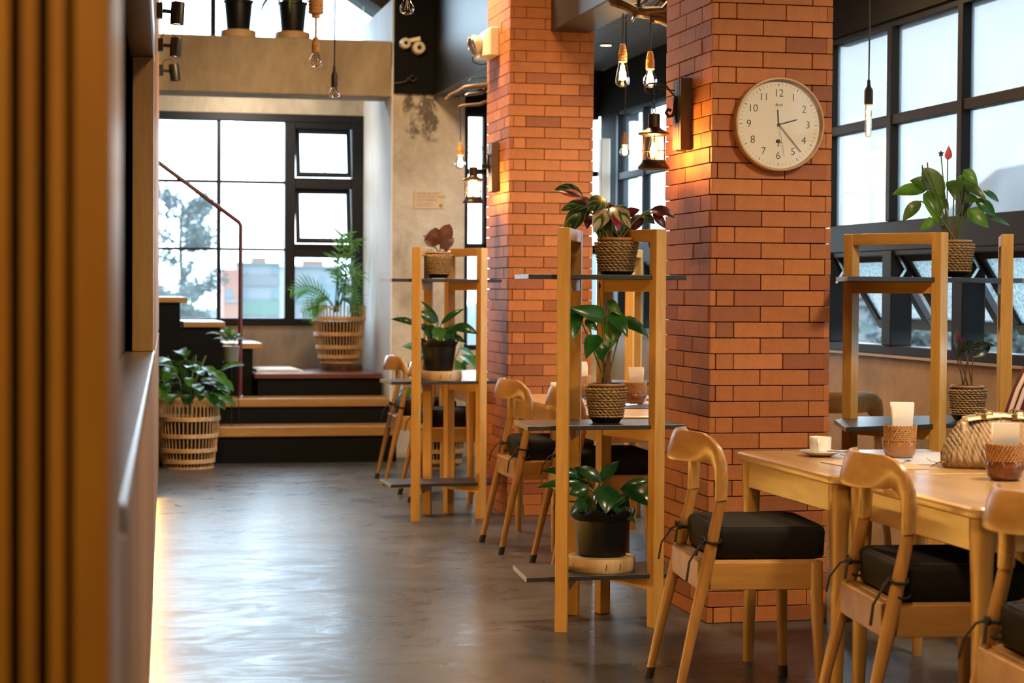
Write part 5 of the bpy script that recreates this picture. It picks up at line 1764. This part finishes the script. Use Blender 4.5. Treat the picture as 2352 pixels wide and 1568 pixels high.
MB().loft([[(.085 + math.cos(2 * PI * k / 20) * r, -d, -.042 + math.sin(2 * PI * k / 20) * r) for k in range(20)] for r, d in ((.015, .008), (.015, .0088), (.001, .0088))]).build('round_mark', M['signink'], sg)
t = thing('downlight', 'small lit downlight in the boarded ceiling', 'ceiling light', (3.411, 12.8, 2.911), 0)
MB().lathe([(.05, 0), (.055, -.006), (.040, -.012), (.036, 0)], 20, caps=False).build('ring', M['iron'], t)
MB().lathe([(.001, -.010), (.038, -.010), (.038, -.004), (.001, -.004)], 16).build('lens', M['spotlit'], t)
lamp('downlight_light', 'SPOT', (3.411, 12.8, 2.88), 20, (1, .7, .35), .03, (0, 0, 0), math.radians(100))

# ---------------------------------------------------------------- baskets, floor and platform plants


def basket(p, r1, r0, h, n=46):
    MB().lathe([(.001, 0), (r0 * .9, 0), (r0 * .9, .012), (.001, .012)], 24).build('base', M['bamboo'], p)
    m = MB()
    for i in range(n):
        a = 2 * PI * i / n
        pts = []
        for q in range(7):
            s = q / 6
            r = r0 * .82 + (r1 - r0 * .82) * min(1, (s * 1.25)) ** .55
            pts.append((math.cos(a) * r, math.sin(a) * r, s * (h + .03)))
        m.tube(pts, .0042, 5)
    o = m.build('staves', M['bamboo'], p)
    o['kind'] = 'stuff'
    for s in (.10, .28, .52, .80):
        r = r0 * .82 + (r1 - r0 * .82) * min(1, s * 1.25) ** .55
        m = MB()
        for k in range(3):
            m.torus((0, 0, h * s + k * .010), r + .004, .0058, 36, 5)
        m.build('band', M['bamboo'], p)
    MB().lathe([(.001, h * .06), (r0 * .8, h * .06), (r1 * .85, h * .78), (.001, h * .8)], 20).build('inner_pot', M['plastic'], p)


def bush(p, h, spread, n, ll, lw, mat, z0, seed, droop=.5, kind='oval'):
    R = random.Random(seed)
    for i in range(n):
        a = R.uniform(0, 2 * PI)
        rr = spread * R.uniform(.15, 1) ** .7
        z = z0 + h * R.uniform(.15, 1) * (1 - .35 * (rr / spread) ** 2)
        b = V((math.cos(a) * rr, math.sin(a) * rr, z))
        d = V((math.cos(a + R.uniform(-.6, .6)), math.sin(a + R.uniform(-.6, .6)), R.uniform(-.9, .25) * droop * 2)).normalized()
        L = ll * R.uniform(.75, 1.2)
        leaf('leaf', p, b, b + d * L, lw * R.uniform(.8, 1.2), mat, kind, V((d.x * .3, -.5, 1)), .12, .25, 7)
    m = MB()
    for i in range(7):
        a = R.uniform(0, 6.28)
        m.tube([(math.cos(a) * .02, math.sin(a) * .02, z0 - .05), (math.cos(a) * spread * .3, math.sin(a) * spread * .3, z0 + h * .45), (math.cos(a) * spread * .7, math.sin(a) * spread * .7, z0 + h * .85)], [.006, .005, .003], 5)
    m.build('stems', M['stem'], p)


p = thing('basket_plant', 'bushy broad-leaved plant in an open bamboo basket before the steps', 'plant', (.69, 13.82, 0))
basket(p, .215, .20, .42)
bush(p, .42, .23, 62, .15, .085, 'bushleaf', .42, 3)
p = thing('basket_plant', 'feathery palm in an open bamboo basket on the red platform by the far window', 'plant', (1.93, 15.3, .672))
basket(p, .205, .165, .42)
R = random.Random(8)
for i, (tx, tz, ty, hh) in enumerate(((-.30, .62, -.05, .68), (-.20, .48, -.1, .62), (.06, .98, .1, 1.15), (.16, .90, -.05, 1.12), (.22, .62, .0, .9), (-.05, .70, -.2, .85), (.20, .40, -.2, .62), (-.24, .30, -.15, .5), (.10, .55, -.25, .75), (.24, .48, .15, .7), (.02, .8, .2, .95), (.15, .72, -.2, .9))):
    tx = tx * .55 if tx > 0 else tx
    m = MB()
    b = V((R.uniform(-.04, .04), R.uniform(-.04, .04), .40))
    top = V((tx * .55, ty * .55, hh))
    tip = V((tx * 1.25, ty * 1.25, tz - (.05 if abs(tx) > .18 else 0)))
    tip.z = max(tip.z, .40)
    pts = [b * (1 - s) ** 2 + top * 2 * s * (1 - s) + tip * s * s for s in [q / 16 for q in range(17)]]
    pts = [V((q.x, q.y, q.z)) for q in pts]
    m.tube(pts, [.006 - .0045 * q / 16 for q in range(17)], 5)
    for q in range(5, 17):
        d = (pts[q] - pts[q - 1]).normalized()
        sd = d.cross(V((0, -1, .3))).normalized()
        for s in (-1, 1):
            L = .17 * (1 - abs(q - 10) / 9)
            e = pts[q] + (sd * s * .75 + d * .65).normalized() * L - V((0, 0, .025))
            w = d * .008
            m.add([pts[q] - w, pts[q] + w, pts[q].lerp(e, .55) + w * .8 + V((0, 0, .008)), e, pts[q].lerp(e, .55) - w * .8 + V((0, 0, .008))], [(0, 1, 2, 4), (4, 2, 3)])
    m.build('frond', M['palm'], p)
t = tag(MB().lathe([(.001, 0), (.16, 0), (.165, .01), (.165, .045), (.155, .055), (.001, .055)], 28).build('wood_disc', M['branch'], None, (1.955, 15.3, .616)), 'dark round wooden disc under the palm basket', 'wood slice')
p = thing('basket_plant', 'leafy plant in a bamboo basket behind the farthest chairs', 'plant', (2.42, 13.6, 0))
basket(p, .20, .18, .40)
bush(p, .55, .24, 44, .19, .10, 'lilylight', .40, 9, .6, 'lance')
t = thing('folded_cloth', 'white folded cloth on the left of the red platform', 'cloth', (1.43, 15.25, .616), .03)
for i in range(2):
    MB().box((-.18, -.3, .0 + i * .011), (.18 - i * .03, .3 - i * .05, .010 + i * .011)).build('fold', M['paper'], t, bevel=.004)
# plant on a thin wire stand
p = thing('plant_on_stand', 'small leafy plant in a galvanised pot on a wire stand before the stair', 'plant', (1.018, 14.25, .262))
MB().lathe([(.001, 0), (.050, 0), (.052, .004), (.060, .118), (.063, .122), (.056, .122), (.050, .10), (.001, .10)], 22).build('pot', M['steeltube'], p, (0, 0, .45))
m = MB().torus((0, 0, .455), .058, .0035, 20, 5)
for a in (.6, 2.6, 4.7):
    m.tube([(math.cos(a) * .055, math.sin(a) * .055, .455), (math.cos(a) * .075, math.sin(a) * .075, .002)], .0035, 5)
m.build('wire_stand', M['iron'], p)
for (tx, ty, tz, w) in ((-.19, -.04, .68, .07), (-.09, -.08, .70, .09), (.02, -.09, .66, .10), (.10, -.04, .64, .08), (-.04, .05, .73, .08), (.07, .05, .68, .07), (-.13, .03, .64, .07), (.0, -.1, .60, .07)):
    leaf('leaf', p, (tx * .25, ty * .25, .575 + (tz - .575) * .5), (tx, ty, tz - .02), w, 'lilylight', 'heart', (0, -.3, 1), .15)
# pots on top of the concrete beam
for lb, x, n, sd, hgt in (('dark pot with strappy plant on the concrete beam, left one of two', 1.087, 22, 4, .36), ('dark pot with spiky plant on the concrete beam, right one of two', 1.485, 30, 6, .30)):
    t = tag(MB().lathe([(.001, 0), (.125, 0), (.13, .006), (.13, .052), (.124, .06), (.001, .06)], 26).build('log_slice', M['slice'], None, (x, 14.58, 3.086)), ('round wooden slice under the strappy plant on the beam' if sd == 4 else 'round wooden slice under the spiky plant on the beam'), 'wood slice', 'wood slices on the beam')
    p = thing('potted_plant', lb, 'plant', (x, 14.58, 3.146), 0, 'plants on the concrete beam')
    MB().lathe([(.001, 0), (.082, 0), (.086, .01), (.104, .20), (.112, .205), (.112, .22), (.102, .22), (.096, .18), (.001, .18)], 26).build('pot', M['plastic'], p)
    R = random.Random(sd)
    for i in range(n):
        a = R.uniform(0, 6.28)
        rr = R.uniform(.10, .28)
        b = V((math.cos(a) * .03, math.sin(a) * .03, .18))
        mid = V((math.cos(a) * rr * .6, math.sin(a) * rr * .6, .2 + hgt * R.uniform(.3, 1)))
        tip = V((math.cos(a) * rr, math.sin(a) * rr, .2 + hgt * R.uniform(-.3 if sd == 6 else .0, .8)))
        leaf('leaf', p, b, mid, .028, 'bushleaf', 'oval', (0, -1, .4), .1, .3, 5)
        leaf('leaf', p, b.lerp(mid, .8), tip, .034, 'bushleaf', 'lance', (0, -.6, 1), .15, .3, 5)

# ---------------------------------------------------------------- seated person at the right edge
pe = thing('person', 'person in a maroon jersey with pale sleeve stripes seated at the right edge', 'person', (3.305, 6.15, 0), math.radians(-75))


def skin(name, pts, edges, mat, parent, sub=2):
    me = bpy.data.meshes.new(name)
    me.from_pydata([p[:3] for p in pts], edges, [])
    o = link(name, me, parent)
    sm = o.modifiers.new('skin', 'SKIN')
    lay = me.skin_vertices[0].data
    for i, p in enumerate(pts):
        lay[i].radius = (p[3], p[4] if len(p) > 4 else p[3])
    lay[0].use_root = True
    sb = o.modifiers.new('sub', 'SUBSURF')
    sb.levels = sub
    sb.render_levels = sub
    dg = bpy.context.evaluated_depsgraph_get()
    ev = bpy.data.meshes.new_from_object(o.evaluated_get(dg))
    o.modifiers.clear()
    o.data = ev
    ev.materials.clear()
    ev.materials.append(M[mat])
    ev.polygons.foreach_set('use_smooth', [True] * len(ev.polygons))
    return o


# body (trousers, jersey) facing the table (-X); the near arm leans on the table, hands in front of the chest
P = [(.02, 0, .56, .12, .15), (.04, 0, .72, .115, .15), (.09, 0, .90, .12, .165), (.10, 0, 1.03, .085, .12), (.105, 0, 1.10, .055, .055), (.10, 0, 1.16, .05, .05),
     (.04, -.195, 1.00, .062, .062), (.02, -.235, .89, .060, .057), (.0, -.26, .785, .054, .052), (-.12, -.21, .70, .045, .042), (-.19, -.12, .65, .036, .034),
     (.04, .195, 1.00, .062, .062), (.02, .235, .89, .060, .057), (.0, .255, .785, .052, .05), (-.12, .19, .70, .044, .042), (-.19, .10, .65, .036, .034)]
E_ = [(0, 1), (1, 2), (2, 3), (3, 4), (4, 5), (3, 6), (6, 7), (7, 8), (8, 9), (9, 10), (3, 11), (11, 12), (12, 13), (13, 14), (14, 15)]
body = skin('jersey', P, E_, 'wine', pe)
skin('trousers', [(.03, 0, .55, .13, .16), (-.02, -.10, .55, .085, .085), (-.30, -.11, .535, .066, .066), (-.32, -.115, .49, .058, .058), (.04, -.115, .13, .042, .042), (-.02, .10, .55, .085, .085), (-.30, .11, .535, .066, .066), (-.32, .115, .49, .058, .058), (.04, .115, .13, .042, .042)],
     [(0, 1), (1, 2), (2, 3), (3, 4), (0, 5), (5, 6), (6, 7), (7, 8)], 'jeans', pe)
for s in (-1, 1):
    skin('shoe', [(.07, s * .115, .045, .042, .045), (.0, s * .115, .042, .04, .042), (-.10, s * .115, .035, .03, .035)], [(0, 1), (1, 2)], 'rubber', pe, 2)
    hx0 = V((-.21, s * .10, .60))
    hp = [(hx0.x, hx0.y, hx0.z, .026, .02), (hx0.x - .005, hx0.y - s * .02, hx0.z + .04, .034, .018), (hx0.x - .01, hx0.y - s * .03, hx0.z + .075, .034, .016)]
    he = [(0, 1), (1, 2)]
    for f in range(4):
        o0 = len(hp)
        fx = hx0.x - .032 + f * .019
        L = (.065, .075, .07, .055)[f]
        hp += [(fx, hx0.y - s * .032, hx0.z + .085, .0095), (fx - .004, hx0.y - s * .045, hx0.z + .085 + L * .5, .0085), (fx - .002, hx0.y - s * .03, hx0.z + .085 + L * .9, .0075)]
        he += [(2, o0), (o0, o0 + 1), (o0 + 1, o0 + 2)]
    o0 = len(hp)
    hp += [(hx0.x - .035, hx0.y - s * .01, hx0.z + .03, .012), (hx0.x - .055, hx0.y - s * .012, hx0.z + .06, .010), (hx0.x - .058, hx0.y - s * .016, hx0.z + .085, .008)]
    he += [(0, o0), (o0, o0 + 1), (o0 + 1, o0 + 2)]
    skin('hand', hp, he, 'skin', pe, 1)
# head with face, ears and hair
m = MB()
hr_ = []
for q in range(15):
    s = q / 14
    z = 1.145 + s * .245
    rx = .098 * max(.02, math.sin(PI * (s * .86 + .10))) ** .6
    ry = .078 * max(.02, math.sin(PI * (s * .86 + .10))) ** .6
    ring = []
    for k in range(22):
        a = 2 * PI * k / 22
        x, y = math.cos(a) * rx, math.sin(a) * ry
        if abs(a - PI) < .35 and .30 < s < .56:
            x -= .022 * (1 - abs(a - PI) / .35) * math.sin(PI * (s - .30) / .26)
        if .52 < s < .64 and .2 < abs(a - PI) < .6:
            x += .008
        ring.append((x + .01, y, z))
    hr_.append(ring)
m.loft(hr_).ball((.02, -.080, 1.262), .022, 8, 6, (.7, .35, 1.3)).ball((.02, .080, 1.262), .022, 8, 6, (.7, .35, 1.3))
m.build('head', M['skin'], pe, (.075, 0, 0))
MB().ball((-.072, -.03, 1.285), .011).ball((-.072, .03, 1.285), .011).build('eyes', M['white'], pe, (.075, 0, 0))
MB().box((-.092, -.022, 1.213), (-.078, .022, 1.221)).build('mouth', M['spathe'], pe, (.075, 0, 0), bevel=.003)
m = MB()
m.loft([[(math.cos(2 * PI * k / 22) * r + .03, math.sin(2 * PI * k / 22) * r * .85, z + (.05 if 7 < k < 15 else 0) * (1 if z < 1.33 else .2)) for k in range(22)] for r, z in ((.085, 1.165), (.106, 1.22), (.113, 1.27), (.112, 1.33), (.09, 1.385), (.05, 1.41), (.01, 1.415))])
m.build('hair', M['hair'], pe, (.075, 0, 0))
# pale stripes down the near sleeve
for q in (0, 1):
    dx, dy = ((.30, -.95), (.62, -.78))[q]
    pts = []
    for c0, r in (((.045, -.185, 1.035), .050), ((.04, -.20, .99), .066), ((.025, -.225, .93), .0655), ((.012, -.242, .87), .062), ((.004, -.254, .82), .059), ((.0, -.26, .785), .057)):
        pts.append((c0[0] + dx * r, c0[1] + dy * r, c0[2] + (.01 if c0[2] > 1 else 0)))
    MB().tube(pts, .0075, 6, False, .7).build('sleeve_stripe', M['stripe'], pe)

# ---------------------------------------------------------------- outside
GZ = -7.0
o = MB().box((-150, 16.5, GZ - 1), (200, 220, GZ)).box((5, -150, GZ - 1), (200, 16.5, GZ)).build('ground', M['ground'])
o['kind'] = 'structure'


def facade(label, loc, sx, sy, sz, wall, bands, rz=0, roof=None):
    t = thing('building', label, 'building', loc, rz)
    MB().box((-sx / 2, 0, 0), (sx / 2, sy, sz)).build('wall', M[wall], t)
    for z0, z1, mt in bands:
        MB().box((-sx / 2 + .2, -.25, z0), (sx / 2 - .2, 0, z1)).build('balcony_band', M[mt], t, bevel=.03)
        n = int(sx / 1.8)
        for i in range(n):
            x = -sx / 2 + .6 + i * (sx - 1.2) / max(1, n - 1)
            f = MB().box((x - .4, -.04, z1 + .1), (x + .4, .02, z1 + 1.3)).build('window', M['greybld'], t)
            MB().box((x - .33, -.06, z1 + .17), (x + .33, -.03, z1 + 1.23)).build('pane', M['bluebld'], f)
    if roof:
        MB().box((-sx / 2 - .3, -.4, sz), (sx / 2 + .3, sy + .3, sz + .25)).build('roof', M[roof], t)
        MB().box((-sx / 5, .5, sz + .25), (sx / 6, 2, sz + .9)).build('roof_block', M['orangebld'], t)
    return t


facade('orange and green block of flats far outside the window', (20.6, 240, GZ), 4.9, 8, 11.2, 'whitebld', [(1.6, 3.6, 'greenbld'), (5.0, 6.8, 'greenbld'), (8.6, 9.8, 'greybld')], 0, 'greenbld')
facade('tall orange stair tower beside the green flats outside', (17.0, 238, GZ), 1.9, 6, 10.6, 'orangebld', [(2.6, 2.9, 'whitebld'), (6.6, 6.9, 'whitebld')], 0)
facade('white building with a blue roof far outside the right sashes', (28.4, 250, GZ), 7.2, 9, 11.0, 'whitebld', [(3.0, 4.2, 'bluebld'), (6.6, 8.6, 'bluebld')], 0, 'bluebld')
facade('low pale building outside the side windows', (50, 120, GZ), 24, 10, 7.4, 'whitebld', [(1.5, 2.6, 'greenbld'), (4.2, 5.2, 'greybld')], -.4, 'greybld')
for lb, x, y, sx, sz, sd in (('wide misty hill far beyond the side windows', 125, 240, 190, 22, 1), ('low misty hill far beyond the flats', 40, 300, 120, 8, 2)):
    m = MB()
    R = random.Random(sd)
    vv, ff = [], []
    for i in range(29):
        for j in range(9):
            u, w = i / 28 - .5, j / 8 - .5
            h = sz * max(0, math.cos(u * PI)) * max(0, math.cos(w * PI)) * (1 + .25 * math.sin(u * 17 + sd) + R.uniform(-.06, .06))
            vv.append((u * sx, w * 60, h))
    for i in range(28):
        for j in range(8):
            a = i * 9 + j
            ff.append((a, a + 9, a + 10, a + 1))
    m.add(vv, ff)
    tag(m.build('hill', M['hill'], None, (x, y, GZ), rot=(0, 0, -.45 if sd == 1 else 0)), lb, 'hill', None, 'thing')


def tree(label, loc, h, spread, n, seed, lw):
    t = thing('tree', label, 'tree', loc, 0, 'trees outside')
    R = random.Random(seed)
    m = MB()
    tips = []
    m.tube([(0, 0, 0), (.1, 0, h * .4), (-.1, 0, h * .75), (0, 0, h)], [.28, .2, .12, .04], 7)
    for i in range(26):
        z = h * R.uniform(.35, .95)
        a = R.uniform(0, 6.28)
        L = spread * R.uniform(.5, 1) * (1.15 - z / h * .6)
        e = V((math.cos(a) * L, math.sin(a) * L, z + L * R.uniform(.2, .7)))
        m.tube([(0, 0, z), (e.x * .5, e.y * .5, z + (e.z - z) * .35), e], [.07, .05, .02], 5)
        tips.append((V((0, 0, z)), e))
    m.build('trunk', M['bark'], t)
    m = MB()
    for i in range(n):
        a, e = R.choice(tips)
        c = a.lerp(e, R.uniform(.35, 1.1)) + V((R.gauss(0, .3), R.gauss(0, .3), R.gauss(0, .3)))
        d = V((R.gauss(0, 1), R.gauss(0, 1), R.gauss(0, .8))).normalized()
        s = d.orthogonal().normalized()
        q = lw * R.uniform(.6, 1.3)
        m.add([c - d * q, c + s * q * .35, c + d * q, c - s * q * .35], [(0, 1, 2, 3)])
    o = m.build('crown', M['treefar'], t, smooth=False)
    o['kind'] = 'stuff'


tree('tall feathery tree outside the left panes of the far window', (5.6, 120, GZ), 14.6, 3.0, 5200, 3, .19)
tree('rounder misty tree low outside the far window, left of the flats', (4.0, 100, GZ), 8.2, 3.0, 4200, 5, .19)
tree('tree crown outside the side windows by the shelf stand', (19.5, 48, GZ), 8.6, 4.0, 2600, 7, .3)
tree('tree crown outside the side windows, right of the shelf stand', (31, 60, GZ), 8.4, 4.5, 2600, 8, .3)
